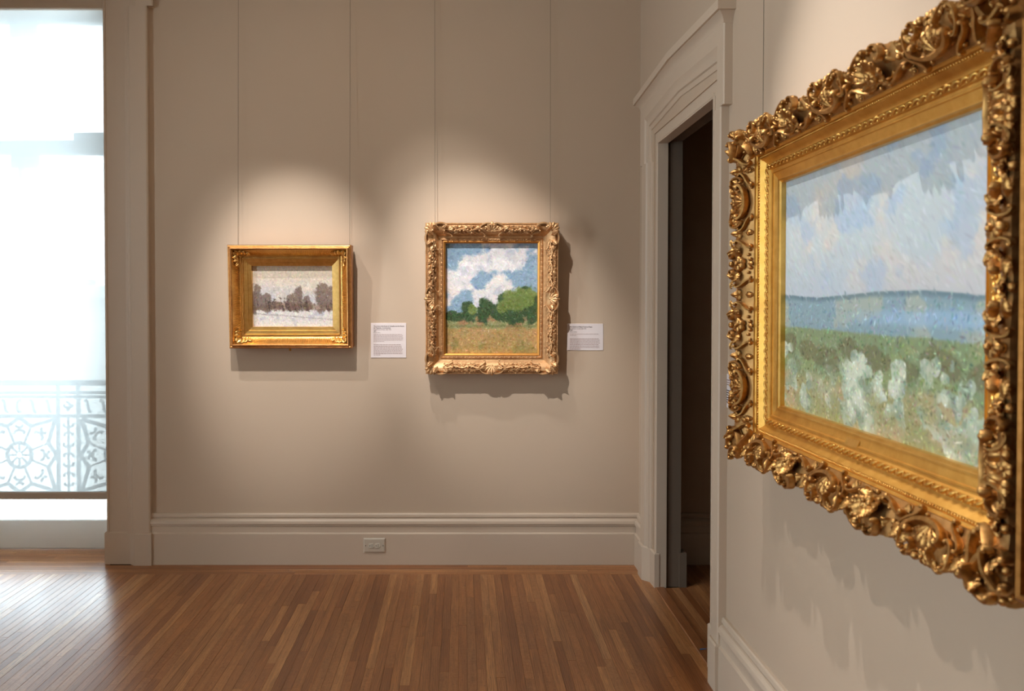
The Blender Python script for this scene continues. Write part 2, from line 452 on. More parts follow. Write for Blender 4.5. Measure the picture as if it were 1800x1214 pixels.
# doorway threshold and the boards beyond it
for k in range(13):
    x = XR + 0.052 + PW*k + 0.02
    y = 2.2
    while y < YB:
        y1 = min(y + rnd.uniform(0.8, 1.5), YB)
        if x < XO - 0.01:
            ya, yb_ = max(y, DY0), min(y1, DY1)
            if yb_ - ya > 0.02: plank(x, ya, yb_ - ya)
        else: plank(x, y, y1 - y)
        y = y1
for k in range(13, 74):
    x = XR + 0.052 + PW*k + 0.02
    field_strip(x, YF + 0.02, 0.5 + (k*37 % 11)/10); field_strip(x, 0.5 + (k*37 % 11)/10, 2.8 + (k*53 % 13)/12); field_strip(x, 2.8 + (k*53 % 13)/12, YB)
fo = fieldb.build('plank_field', M_WOOD_Y_FIELD, floor); fo['kind'] = 'stuff'
b = MB(); b.cbox((XR - 0.004, DY0, -0.02), (XR + 0.05, DY1, 0.006), 0.004, axis=2)
b.build('threshold_strip', M_WOOD_Y, floor)

# ------------------------------------------------------------------ baseboards
BB = [(0, .305), (.012, .305), (.017, .300), (.019, .286), (.013, .281), (.013, .275), (.022, .272), (.031, .262), (.034, .247), (.027, .243), (.028, .234), (.022, .230),
      (.024, .228), (.024, .193), (.034, .186), (.034, 0), (0, 0)]
def baseboard(name, mapf, a0, a1, label):
    b = MB()
    b.loft([[mapf(a0, p, z) for p, z in BB], [mapf(a1, p, z) for p, z in BB]], closed=True, caps=True)
    return struct(b.build(name, M_TRIM, smooth=25), label, 'baseboard')
on_back = lambda a, p, z: (a, YB - p, z)
on_right = lambda a, p, z: (XR - p, a, z)
CW = 0.27; CWD = 0.208
baseboard('baseboard_back', on_back, WX1 + CW, XR - 0.0, 'tall moulded grey baseboard along the far wall with an outlet in it')
baseboard('baseboard_right_near', on_right, YF, DY0 - CWD, 'tall moulded grey baseboard under the large ornate frame')
baseboard('baseboard_right_far', on_right, DY1 + CWD, YB - 0.036, 'short moulded baseboard between the doorway and the room corner')
baseboard('baseboard_back_left', on_back, XL, WX0 - CW, 'moulded grey baseboard on the far side of the window')
on_room2 = lambda a, p, z: (a, YB - p, z)
baseboard('baseboard_far_room', on_room2, XO, 4.2, 'moulded baseboard in the dark room beyond the doorway')

# ------------------------------------------------------------------ door and window casings
CAS = [(0, -.02), (0, .014), (.004, .018), (.013, .018), (.017, .012), (.125, .012), (.128, .019), (.139, .021), (.142, .027), (.150, .027), (.160, .030), (.166, .035), (.262, .035), (.27, .030), (.27, 0)]
CASD = [(0, -.03), (0, -.004), (.003, -.001), (.010, -.001), (.013, -.007), (.075, -.007), (.078, .006), (.088, .010), (.091, .018), (.100, .019), (.115, .024), (.122, .033), (.202, .036), (.208, .031), (.208, -.002)]
CTT = [0, 0, .004, .013, .017, .090, .093, .115, .119, .137, .152, .166, .230, .236, .236]
def casing(name, mapf, a0, a1, top, ear_z, rise, label, ear=0.035, CAS=CAS, CW=CW, pl=None):
    root = empty(name, mapf((a0+a1)/2, 0, 0), label, 'door frame' if 'door' in name else 'window frame')
    root['kind'] = 'structure'
    inv = Vector(root.location)
    mp = lambda a, p, z: Vector(mapf(a, p, z)) - inv
    z0 = 0.19
    earo = [0]*5 + [ear]*10
    rf = [0]*5 + [1]*10
    am = (a0 + a1)/2
    for s, aa in ((-1, a0), (1, a1)):
        b = MB()
        b.loft([[mp(aa + s*t, p, z0) for t, p in CAS], [mp(aa + s*t, p, ear_z) for t, p in CAS],
                [mp(aa + s*(t+e), p, ear_z) for (t, p), e in zip(CAS, earo)],
                [mp(aa + s*(t+e), p, top + tt) for (t, p), e, tt in zip(CAS, earo, CTT)]])
        b.build('upright', M_TRIM, root, smooth=25)
        # plinth block: outline in plan, thin weathered cap
        b = MB()
        pl = pl or [(-.012, -.02), (-.012, .020), (.140, .020), (.178, .047), (.280, .047), (.282, .0), (.282, -.0)]
        sh = lambda d: [(t + (d if i < 2 else (-d if i > 3 else 0)), p - d if p > 0.004 else p) for i, (t, p) in enumerate(pl)]
        b.loft([[mp(aa + s*t, p, 0) for t, p in pl], [mp(aa + s*t, p, z0 - .003) for t, p in pl], [mp(aa + s*t, p, z0 + .004) for t, p in sh(.006)]], closed=True, caps=True)
        b.build('plinth_block', M_TRIM, root)
    b = MB()
    b.loft([[mp(a0 - (t+e), p, top + tt) for (t, p), e, tt in zip(CAS, earo, CTT)],
            [mp(am, p, top + tt + rise*f) for (t, p), tt, f in zip(CAS, CTT, rf)],
            [mp(a1 + (t+e), p, top + tt) for (t, p), e, tt in zip(CAS, earo, CTT)]])
    b.build('lintel', M_TRIM, root, smooth=25)
    CR = [(0, 0), (.036, 0), (.038, .010), (.044, .024), (.054, .034), (.060, .038), (.060, .040), (.071, .040), (.071, .078), (0, .086)]
    b = MB(); zb = top + .230
    e0 = a0 - CW - ear; e1 = a1 + CW + ear
    dd = [max(p - .035, 0) if 0 < i < 9 else (.036 if i == 9 else 0) for i, (p, z) in enumerate(CR)]
    b.loft([[mp(e0 - d, -0.001, zb + z) for (p, z), d in zip(CR, dd)], [mp(e0 - d, p, zb + z) for (p, z), d in zip(CR, dd)],
            [mp(am, p, zb + z + rise) for p, z in CR],
            [mp(e1 + d, p, zb + z) for (p, z), d in zip(CR, dd)], [mp(e1 + d, -0.001, zb + z) for (p, z), d in zip(CR, dd)]], closed=True, caps=True)
    b.build('crown_moulding', M_TRIM, root, smooth=25)
    return root
door_c = casing('door_1', on_right, DY0, DY1, DTOP, 2.36, 0.034, 'grey eared doorway surround with a shallow peaked crown, opening on a dark room', .035, CASD, CWD,
                [(-.008, -.02), (-.008, .006), (.085, .010), (.125, .047), (.216, .047), (.218, .0), (.218, -.001)])
win_c = casing('trim_1', on_back, WX0, WX1, WTOP, 3.335, 0.034, 'tall grey eared window surround beside the glowing shade')
# door lining with a stop halfway through the wall
b = MB()
ori = Vector(door_c.location)
def jb(x0, y0, z0, x1, y1, z1): b.box(tuple(Vector((x0, y0, z0)) - ori), tuple(Vector((x1, y1, z1)) - ori))
jb(XR + .004, DY1 - .004, 0, 1.128, DY1 + .02, DTOP); jb(XR + .004, DY0 - .02, 0, 1.128, DY0 + .004, DTOP); jb(XR + .004, DY0, DTOP - .004, 1.128, DY1, DTOP + .02)
b.build('door_lining', M_TRIM, door_c)
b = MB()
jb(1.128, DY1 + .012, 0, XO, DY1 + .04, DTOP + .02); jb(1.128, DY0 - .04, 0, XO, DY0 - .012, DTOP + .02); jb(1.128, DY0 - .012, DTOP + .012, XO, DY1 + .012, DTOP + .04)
b.build('door_rebate', M_SHADETRIM, door_c)  # inner jamb's shade is carried by its darker paint tone
b = MB(); jb(XO - .010, DY1 + .002, 0, XO + .03, DY1 + .08, .19); b.build('plinth_block', M_SHADETRIM, door_c)

# ------------------------------------------------------------------ window
win = empty('window_1', ((WX0+WX1)/2, 4.87, 0), 'tall white window behind the translucent roller shade', 'window'); win['kind'] = 'structure'
wo = Vector(win.location)
def wbox(name, x0, y0, z0, x1, y1, z1, c=0.006, mat=None):
    b = MB(); b.cbox(tuple(Vector((x0, y0, z0)) - wo), tuple(Vector((x1, y1, z1)) - wo), c, axis=1)
    return b.build(name, mat or M_WINDOW, win)
XM = -2.79
wbox('jamb', WX0, 4.82, 0, WX0 + .07, 4.96, WTOP); wbox('jamb', WX1 - .07, 4.82, 0, WX1, 4.96, WTOP)
wbox('head_rail', WX0 + .07, 4.88, 3.345, WX1 - .07, 4.95, WTOP); wbox('head_bead', WX0 + .07, 4.865, 3.40, WX1 - .07, 4.88, 3.42)
wbox('meeting_rail', WX0 + .07, 4.885, 2.515, WX1 - .07, 4.94, 2.60); wbox('meeting_bead', WX0 + .07, 4.875, 2.594, WX1 - .07, 4.885, 2.602)
for zr in (2.515, 3.345):
    wbox('sash_horn', XM - .078, 4.895, zr - .085, XM + .072, 4.94, zr, .004); wbox('sash_horn', XM + .076, 4.90, zr - .085, XM + .095, 4.93, zr, .003)
wbox('rail_end', -2.47, 4.90, 2.60, WX1 - .07, 4.94, 2.655)
wbox('kick_panel', WX0 + .07, 4.875, 0.004, WX1 - .07, 4.95, .192)
wbox('latch', XM - .01, 4.86, 2.36, XM + .012, 4.895, 2.56, .003, M_HEM)
wbox('sash_lift', -2.47, 4.865, 2.545, -2.42, 4.885, 2.585, .003, M_BRASS)
for x0, x1 in ((WX0 + .07, WX1 - .07),):
    for z0, z1 in ((.192, 2.515), (2.60, 3.345)):
        b = MB(); b.box(tuple(Vector((x0, 4.922, z0)) - wo), tuple(Vector((x1, 4.926, z1)) - wo)); b.build('pane', M_GLASS, win)
shade = empty('roller_shade', ((WX0+WX1)/2, 4.66, 0.38), 'translucent white woven roller shade drawn down over the tall window', 'window shade')
so = Vector(shade.location)
# the cloth is a single sheet, so that light crosses it once
b = MB(); b.add([Vector((WX0 + .015, 4.66, .42)) - so, Vector((WX1 - .015, 4.66, .42)) - so, Vector((WX1 - .015, 4.66, 3.42)) - so, Vector((WX0 + .015, 4.66, 3.42)) - so], [(0, 1, 2, 3)])
b.build('fabric', M_SHADE, shade, recalc=False)
b = MB(); b.cbox(tuple(Vector((WX0 + .015, 4.648, .378)) - so), tuple(Vector((WX1 - .015, 4.672, .424)) - so), .005, axis=1); b.build('hem_bar', M_HEM, shade)
b = MB(); b.cbox(tuple(Vector((WX0 + .005, 4.63, 3.335)) - so), tuple(Vector((WX1 - .005, 4.73, 3.495)) - so), .006, axis=1); b.build('cassette', M_TRIM, shade)

# windows in the wall on the left (out of view; added as daylight fill)
for i_, (LY0, LY1) in enumerate(FILL_WINDOWS):
    w2 = empty('window_%d' % (i_ + 2), (XL - .1, (LY0+LY1)/2, .19), ('unseen side window added for fill daylight, nearer the corner behind the viewer', 'unseen side window added for fill daylight, nearer the far wall')[i_], 'window'); w2['kind'] = 'structure'
    w2o = Vector(w2.location)
    def w2box(name, y0, z0, y1, z1, mat=M_WINDOW, x0=XL-.13, x1=XL-.05):
        b = MB(); b.box(tuple(Vector((x0, y0, z0)) - w2o), tuple(Vector((x1, y1, z1)) - w2o)); return b.build(name, mat, w2)
    for y0, y1 in ((LY0, LY0+.05), (LY1-.05, LY1)): w2box('stile', y0, .19, y1, WTOP)
    for z0, z1 in ((.19, .26), (2.5, 2.56), (3.44, WTOP)): w2box('rail', LY0+.05, z0, LY1-.05, z1)
    for z0, z1 in ((.26, 2.5), (2.56, 3.44)): w2box('pane', LY0+.05, z0, LY1-.05, z1, M_GLASS, XL-.092, XL-.088)

# ------------------------------------------------------------------ balcony outside
b = MB(); b.box((-5.2, YO, -.35), (-1.2, 5.75, -.12)); b.box((-5.2, 5.70, -.42), (-1.2, 5.80, -.10))
struct(b.build('balcony_slab', M_STONE), 'stone balcony slab outside the tall window', 'balcony')
YR = 5.45
rail = empty('balcony_railing', (-3.15, YR, -.12), 'ornamental cast iron balcony railing with star panels seen through the shade', 'railing')
ro = Vector(rail.location)
def bars(name, segs, w=.016, th=.012, parent=rail):
    b = MB()
    for (xa, za), (xb, zb) in segs:
        d = Vector((xb - xa, 0, zb - za)); n = Vector((-d.z, 0, d.x)).normalized()*w/2
        A = Vector((xa, YR, za)) - ro; B = Vector((xb, YR, zb)) - ro; e = Vector((0, th/2, 0))
        b.loft([[A - n - e, A + n - e, A + n + e, A - n + e], [B - n - e, B + n - e, B + n + e, B - n + e]], closed=True, caps=True)
    return b.build(name, M_IRON, parent)
def scroll_pts(k0, k1, s_sign, L, n=26, pw=5):
    """half-and-half curve whose curvature grows towards both ends: C (s_sign=1) or S (s_sign=-1)"""
    out = []
    for sgn in (-1, 1):
        x = y = 0.0; th = 0.0 if sgn > 0 else math.pi; pts = []
        N = n*4
        for i in range(N):
            s = (i + .5)/N
            k = (k0 + k1*s**pw) * (1 if (s_sign > 0 or sgn > 0) else -1)
            th += (-k if sgn < 0 else k)/N
            x += math.cos(th)/N; y += math.sin(th)/N
            if i % 4 == 3: pts.append((x, y, s))
        out.append(pts)
    pts = [(x, y, -s) for x, y, s in reversed(out[0])] + [(0, 0, 0)] + out[1]
    xs = [p[0] for p in pts]; ys = [p[1] for p in pts]
    sc = 1/(max(xs) - min(xs)); cx = (max(xs)+min(xs))/2; cy = (max(ys)+min(ys))/2
    return [((x-cx)*sc, (y-cy)*sc, s) for x, y, s in pts]
CS = scroll_pts(1.0, 46, 1, 1); SS = scroll_pts(0.7, 42, -1, 1)
def iron_scroll(cx, cz, size, rot, pts=CS, parent=rail):
    b = MB(); c, s_ = math.cos(rot), math.sin(rot)
    b.tube([Vector((cx + size*(x*c - y*s_), YR, cz + size*(x*s_ + y*c))) - ro for x, y, _ in pts[::2]], .0105, 5)
    return b.build('scroll', M_IRON, parent)
ZT = 1.005
bars('top_rail', [((-5.2, ZT), (-1.2, ZT))], .036, .06)
bars('upper_rail', [((-5.2, .935), (-1.2, .935))], .022, .02); bars('upper_rail', [((-5.2, .905), (-1.2, .905))], .02, .02)
bars('middle_rail', [((-5.2, .768), (-1.2, .768))], .026, .02); bars('bottom_rail', [((-5.2, .215), (-1.2, .215))], .03, .03)
PER = 0.70
for xe_ in (-5.18, -1.22): bars('end_post', [((xe_, -.12), (xe_, ZT))], .04, .04)
for j in range(-2, 3):
    cx = -3.15 + PER*j; cz = .49; Rr = .266
    if cx < -4.3 or cx > -1.9: continue
    for dx in (-.278, .278):
        bars('upright', [((cx+dx, .215), (cx+dx, ZT))], .022, .022)
    # star outline
    pts = []
    for q in range(4):
        a = q*math.pi/2
        rot = lambda x, z: (cx + x*math.cos(a) - z*math.sin(a), cz + x*math.sin(a) + z*math.cos(a))
        pts += [rot(Rr, 0), rot(.205, .085), rot(Rr*.96, Rr*.96), rot(.085, .205)]
    st = bars('star', [(pts[i], pts[(i+1) % 16]) for i in range(16)], .026)
    ring = [(cx + .088*math.cos(2*math.pi*k/24), cz + .088*math.sin(2*math.pi*k/24)) for k in range(24)]
    bars('ring', [(ring[k], ring[(k+1) % 24]) for k in range(24)], .026)
    bars('spokes', [((cx + .02*math.cos(k*math.pi/4), cz + .02*math.sin(k*math.pi/4)), (cx + .082*math.cos(k*math.pi/4), cz + .082*math.sin(k*math.pi/4))) for k in range(8)], .014)
    bars('struts', [((cx + .09*math.cos(a_), cz + .09*math.sin(a_)), (cx + .22*math.cos(a_), cz + .22*math.sin(a_))) for a_ in [math.radians(22.5 + 45*k) for k in range(8)]], .014)
    for k in range(8):
        a_ = k*math.pi/4; rr = .165 if k % 2 == 0 else .20
        iron_scroll(cx + rr*math.cos(a_), cz + rr*math.sin(a_), .075, a_ + math.pi/2)
        iron_scroll(cx + (rr+.04)*math.cos(a_), cz + (rr+.04)*math.sin(a_), .045, a_ - math.pi/2)
    for dx in (-.21, -.10, 0, .10, .21):
        iron_scroll(cx + dx, .838, .085, math.pi/2 if dx < 0 else -math.pi/2, SS if dx else CS)
    xc = cx + PER/2
    for zc, sz, rt in ((.70, .07, 0), (.64, .06, math.pi), (.56, .07, 0), (.49, .07, math.pi), (.42, .07, 0), (.35, .07, math.pi), (.28, .06, 0), (.838, .06, 0), (.838, .06, math.pi/2)):
        iron_scroll(xc, zc, sz, rt)
    bars('baluster', [((xc, .215), (xc, .768))], .016)
# far building across the street
bl = empty('stone_building', (-5.2, 14.5, -4), 'pale stone building across the street, faint behind the shade', 'building')
bo = Vector(bl.location)
def bbox(name, a, c, mat=M_STONE, parent=bl):
    b = MB(); b.box(tuple(Vector(a) - bo), tuple(Vector(c) - bo)); return b.build(name, mat, parent)
bbox('facade', (-7.10, 14, -4), (-1.5, 20, 1.80)); bbox('cornice', (-7.20, 13.85, 1.66), (-1.4, 20, 1.88)); bbox('parapet', (-7.05, 14, 1.88), (-6.9, 14.5, 2.0))
bbox('string_course', (-7.14, 13.93, .25), (-1.5, 14, .33)); bbox('base_course', (-7.15, 13.9, -1.2), (-1.5, 14, -1.0))
for xw in (-6.5, -5.4, -4.3, -3.2):
    for zw in (-.75, .5):
        wn_ = bbox('window', (xw, 13.97, zw), (xw + .55, 14.02, zw + .85)); bbox('pane', (xw + .05, 13.955, zw + .05), (xw + .5, 13.97, zw + .8), M_FARGLASS, bl)

# ------------------------------------------------------------------ ornament shapes (shared meshes)
def orn_shell(n=7):
    b = MB(); na = n*6; nr = 7; rings = []
    for i in range(na + 1):
        u = i/na; a = R(-96 + 192*u)
        lobe = abs(math.sin(math.pi*u*n))
        rout = (0.80 + 0.20*lobe) * (0.86 + 0.14*math.cos(a))
        row = []
        for j in range(nr + 1):
            r = j/nr
            h = 0.10 + 0.26*math.sin(math.pi*min(1, r*0.92)) * (0.55 + 0.45*lobe) * (0.4 + 0.6*r) + 0.16*(1-r)**2
            if j == nr: h = 0.05
            row.append((rout*r*math.sin(a), rout*r*math.cos(a), h))
        row.append((rout*1.0*math.sin(a), rout*math.cos(a), -0.25))
        rings.append(row)
    b.loft(rings)
    b.ball((0, 0.02, 0.2), 0.13, 8, 5)
    for i in range(n):          # raised veins between the lobes, with beads
        a = R(-96 + 192*(i+.5)/n)
        for r in (0.42, 0.58, 0.74): b.ball((r*math.sin(a), r*math.cos(a), 0.30 + 0.06*(1 - abs(r-.6))), 0.042, 5, 4)
    return b
def orn_scroll(pts, r0=0.085):
    b = MB()
    P = [(x, y, 0.10 + 0.08*abs(s)**2) for x, y, s in pts]
    b.tube(P, [r0*(1 - 0.35*abs(s)) for _, _, s in pts], 6, flat=1.7)
    for e in (pts[0], pts[-1]): b.ball((e[0], e[1], 0.20), 0.075, 7, 5)
    return b
def orn_leaf(curl=0.35):
    b = MB(); rows = []; N = 20; M_ = 8
    for i in range(N + 1):
        s = i/N
        w = 0.30*math.sin(math.pi*min(1, s*0.97 + 0.03))**0.7 * (0.72 + 0.34*abs(math.sin(math.pi*4.0*s))) + 0.02
        arch = 0.30*math.sin(math.pi*s*0.9) + curl*s*s*0.5
        yy = s - 0.12*curl*s**4
        row = []
        for j in range(M_ + 1):
            v = -1 + 2*j/M_
            z = arch - 0.16*v*v*(1 + .4*math.sin(math.pi*4*s)) + 0.05*(1 if abs(v) < .01 else 0) + 0.03*math.cos(v*9)
            row.append((w*v, yy - 0.10*abs(v)**1.5*0 + 0.07*abs(v)*(1 - s), z))
        rows.append(row)
    b.loft(rows)
    b.ball((0, 0.97 - 0.12*curl, 0.30*math.sin(math.pi*.9) + curl*.5 - .02), 0.085, 6, 4)
    return b
def orn_flower(n=6):
    b = MB(); na = n*6; rings = []
    for j, (r, h) in enumerate(((0, .42), (.25, .42), (.45, .34), (.72, .42), (.92, .30), (1.0, .10), (.98, -.2))):
        rings.append([(r*(0.82 + .18*abs(math.cos(n/2*2*math.pi*k/na)) if j > 2 else r)*math.cos(2*math.pi*k/na) if j else 0,
                       r*(0.82 + .18*abs(math.cos(n/2*2*math.pi*k/na)) if j > 2 else r)*math.sin(2*math.pi*k/na) if j else 0,
                       h*(0.75 + .25*abs(math.cos(n/2*2*math.pi*k/na)))) for k in range(na)])
    b.loft(rings, closed=True)
    b.ball((0, 0, .42), .26, 8, 5)
    return b
def orn_berry():
    b = MB(); b.ball((0, 0, .25), .5, 8, 6); return b
def orn_strip_leaf():
    b = MB()
    b.tube([(-.5, -.22, .06), (-.25, -.05, .2), (0, .1, .25), (.25, .16, .18), (.45, .05, .08)], [.05, .15, .17, .12, .05], 6)
    b.ball((.28, -.24, .12), .13, 6, 4); b.ball((-.3, .26, .10), .10, 6, 4)
    return b
ORN = {}
def orn_set(key, mat):
    d = {'shell': orn_shell(), 'c_scroll': orn_scroll(CS), 's_scroll': orn_scroll(SS), 'leaf': orn_leaf(), 'acanthus_leaf': orn_leaf(0.9), 'rosette': orn_flower(), 'berry': orn_berry(), 'strip_leaf': orn_strip_leaf()}
    ORN[key] = {k: v.mesh(k + '_ornament', mat, smooth=60) for k, v in d.items()}
orn_set('big', M_GOLD_ORN); orn_set('pale', M_GOLD_F2); orn_set('warm', M_GOLD_F1)
ORN['big']['strip_leaf'] = orn_strip_leaf().mesh('strip_leaf_ornament', M_GOLD_BRIGHT, smooth=60)

# ------------------------------------------------------------------ picture frames
NRM = Vector((0, -1, 0))
SIDES = {'bottom': Vector((0, 0, -1)), 'right': Vector((1, 0, 0)), 'top': Vector((0, 0, 1)), 'left': Vector((-1, 0, 0))}
class Frame:
    """root at the bottom centre on the wall; local x to the viewer's right, -y towards the viewer, z up"""
    def __init__(s, name, loc, rot, W, H, T, prof, label, group, key):
        s.root = empty(name, loc, label, 'picture', group, rot)
        s.W, s.H, s.T, s.prof, s.key = W, H, T, prof, key
        s.zc = T + H/2
        tp = [q for q in prof]
        s.tt = [q[0] for q in tp]; s.pp = [q[1] for q in tp]
    def p_at(s, t, band):
        xs = [q for q in s.prof if band[0] - 1e-6 <= q[0] <= band[1] + 1e-6]
        return float(np.interp(t, [q[0] for q in xs], [q[1] for q in xs]))
    def half(s, side): return (s.W if side in ('top', 'bottom') else s.H)/2
    def axes(s, side):
        o = SIDES[side]; a = o.cross(NRM); return a, o
    def point(s, side, sa, t, p):
        a, o = s.axes(side)
        reach = (s.H if side in ('top', 'bottom') else s.W)/2
        return Vector((0, 0, s.zc)) + a*sa + o*(reach + t) + NRM*p
    def moulding(s, mats, prof=None, name='moulding', smooth=30, segs=None, parent=None):
        """four mitred lengths; mats: list of (t_upper_limit, material)"""
        prof = prof or s.prof
        out = []
        ml = [m_ for _, m_ in mats]
        for side in SIDES:
            b = MB(); h = s.half(side)
            rings = [[s.point(side, sg*(h + t), t, p) for t, p in prof] for sg in (-1, 1)]
            b.loft(rings)
            for i in range(len(prof) - 1):
                tm = (prof[i][0] + prof[i+1][0])/2
                b.mi[i] = next((k for k, (lim, _) in enumerate(mats) if tm <= lim + 1e-9), len(mats) - 1)
            out.append(b.build(name, ml, parent or s.root, smooth=smooth))
        return out
    def put(s, kind, side, sa, t, p, sc, rot=0.0, slope=0.0, zs=1.0, mirror=False, name=None, roll=0.0):
        a, o = s.axes(side)
        y = (o + NRM*slope).normalized(); z = a.cross(y).normalized()
        Mx = Matrix((a, y, z)).transposed().to_4x4()
        Mx = Matrix.Translation(s.point(side, sa, t, p)) @ Mx @ Matrix.Rotation(rot, 4, 'Z') @ Matrix.Rotation(roll, 4, 'X')
        Mx = Mx @ Matrix.Diagonal((-sc if mirror else sc, sc, sc*zs, 1))
        o_ = link(name or kind, ORN[s.key][kind], s.root)
        o_.matrix_basis = Mx
        return o_
    def back(s, t_out, depth):
        b = MB(); x = s.W/2 + t_out; z0 = s.T - t_out; z1 = s.T + s.H + t_out
        b.box((-x, -depth, z0), (x, -0.002, z1)); return b.build('back_board', M_BACK, s.root)
    def beads(s, t, p, r, pitch, mat, name='bead_string'):
        for side in SIDES:
            b = MB(); h = s.half(side) + t; n = int(2*h/pitch)
            for k in range(n):
                c = s.point(side, -h + 2*h*(k + .5)/n, t, p); b.ball(c, r, 6, 4)
            o_ = b.build(name, mat, s.root, smooth=180); o_['kind'] = 'stuff'
    def canvas(s, p, img):
        """a painted surface; img: (rows, cols, 3) sRGB array, row 0 at the top"""
        h, w, _ = img.shape; x = s.W/2 + .006; H2 = s.H/2 + .006
        xs = np.linspace(-x, x, w); zs = np.linspace(s.zc + H2, s.zc - H2, h)
        X, Z = np.meshgrid(xs, zs)
        lum = img.mean(axis=2); relief = (lum - lum.mean())*0.0012
        co = np.stack([X, -(p + relief), Z], axis=2).reshape(-1, 3)
        idx = np.arange(h*w).reshape(h, w)
        fs = np.stack([idx[:-1, :-1], idx[1:, :-1], idx[1:, 1:], idx[:-1, 1:]], axis=2).reshape(-1, 4)
        me = bpy.data.meshes.new('painted_canvas')
        me.from_pydata(co.tolist(), [], fs.tolist())
        at = me.color_attributes.new('paint', 'FLOAT_COLOR', 'POINT')
        li = np.where(img <= 0.04045, img/12.92, ((np.clip(img, 0, 1) + 0.055)/1.055)**2.4)
        at.data.foreach_set('color', np.concatenate([li, np.ones((h, w, 1))], axis=2).astype(np.float32).ravel())
        me.materials.append(M_CANVAS)
        me.polygons.foreach_set('use_smooth', [True]*len(me.polygons))
        o_ = link('painted_canvas', me, s.root)
        return o_

# ---- generic painted landscapes, built up from brush dabs
def fbm(h, w, sc, seed, octs=4):
    g = np.random.RandomState(seed); out = np.zeros((h, w)); amp = 1; tot = 0
    for o_ in range(octs):
        gh = max(2, int(round(h/w*sc*2**o_)) + 2); gw = max(2, int(round(sc*2**o_)) + 2)
        n = g.rand(gh, gw)
        yy = np.linspace(0, gh - 1.001, h); xx = np.linspace(0, gw - 1.001, w)
        y0 = yy.astype(int); x0 = xx.astype(int); fy = (yy - y0)[:, None]; fx = (xx - x0)[None, :]
        fy = fy*fy*(3-2*fy); fx = fx*fx*(3-2*fx)
        a = n[y0][:, x0]; b_ = n[y0][:, x0+1]; c = n[y0+1][:, x0]; d = n[y0+1][:, x0+1]
        out += amp*((a*(1-fx)+b_*fx)*(1-fy) + (c*(1-fx)+d*fx)*fy); tot += amp; amp *= .5
    return out/tot
def col(*c): return np.array(c)/255.0
def sm(x, a, b_): 
    t = np.clip((x - a)/(b_ - a), 0, 1); return t*t*(3-2*t)
def blend(img, mask, c): return img*(1 - mask[..., None]) + np.asarray(c)*mask[..., None]
def dabs(img, n, seed, ln=(4, 9), wd=(1.5, 3), jit=.05, ang=(0, math.pi), region=None):
    g = np.random.RandomState(seed); h, w, _ = img.shape; src = img.copy()
    for _ in range(n):
        cy = g.randint(0, h); cx = g.randint(0, w)
        if region is not None and g.rand() > region[cy, cx]: continue
        L = g.uniform(*ln); W_ = g.uniform(*wd); a = g.uniform(*ang)
        r = int(L) + 1; y0, y1, x0, x1 = max(0, cy-r), min(h, cy+r+1), max(0, cx-r), min(w, cx+r+1)
        Y, X = np.mgrid[y0:y1, x0:x1]; dy = Y - cy; dx = X - cx
        u = dx*math.cos(a) + dy*math.sin(a); v = -dx*math.sin(a) + dy*math.cos(a)
        mk = np.clip(1.4 - 1.4*np.sqrt((u/L)**2 + (v/W_)**2), 0, 1)*.8
        c = np.clip(src[cy, cx] + g.normal(0, jit) + g.normal(0, jit*.45, 3), 0, 1)
        img[y0:y1, x0:x1] = img[y0:y1, x0:x1]*(1 - mk[..., None]) + c*mk[..., None]
    return img
def blobs(h, w, pts, seed, rough=.35):
    """union of soft ragged round masses; pts: (cx, cy, rx, ry) in fractions"""
    Y, X = np.mgrid[0:h, 0:w]; Y = Y/h; X = X/w; f = fbm(h, w, 14, seed) - .5; m_ = np.zeros((h, w))
    for cx, cy, rx, ry in pts:
        d = np.sqrt(((X-cx)/rx)**2 + ((Y-cy)/ry)**2) + f*rough*2
        m_ = np.maximum(m_, 1 - sm(d, .85, 1.05))
    return m_
def grid(h, w):
    Y, X = np.mgrid[0:h, 0:w]; return Y/h, X/w

def picture_snow(h=200, w=266):
    Y, X = grid(h, w); n1 = fbm(h, w, 5, 1); n2 = fbm(h, w, 9, 2)
    img = np.ones((h, w, 3))*col(212, 197, 178)
    img = blend(img, sm(Y + .25*(n1-.5), .15, .55)*.8, col(186, 188, 196)); img = blend(img, sm(n2, .5, .72)*.5, col(224, 208, 188))
    g = sm(Y + .04*(n1-.5), .70, .74); img = blend(img, g, col(216, 212, 210)); img = blend(img, g*sm(n2, .5, .7)*.6, col(168, 172, 188))
    hill = sm(Y + .12*(n2-.5), .60, .63)*(1-g); img = blend(img, hill*.8, col(150, 128, 112))
    img = blend(img, blobs(h, w, [(.05, .56, .08, .22), (.17, .60, .09, .16), (.28, .64, .08, .09), (.46, .60, .05, .13), (.55, .56, .07, .20), (.66, .62, .07, .12), (.86, .50, .10, .24), (.97, .52, .08, .24)], 5, .5)*.75, col(104, 84, 74))
    g_ = np.random.RandomState(7)
    for _ in range(26):                    # bare stems
        cx = g_.rand(); hgt = g_.uniform(.08, .22); img = blend(img, ((abs(X - cx - .02*np.sin(Y*9)) < .004) & (Y > .72 - hgt) & (Y < .74))*.8, col(70, 54, 50))
    img = blend(img, sm(-abs(Y - .82 - .1*(X - .5) - .02*(n1-.5)), -.012, -.004)*.5, col(120, 112, 118))
    img = dabs(img, 3800, 3, (4, 9), (1.2, 2.6), .05)
    return dabs(img, 1400, 4, (2, 5), (.8, 1.5), .09, region=sm(Y, .4, .55))
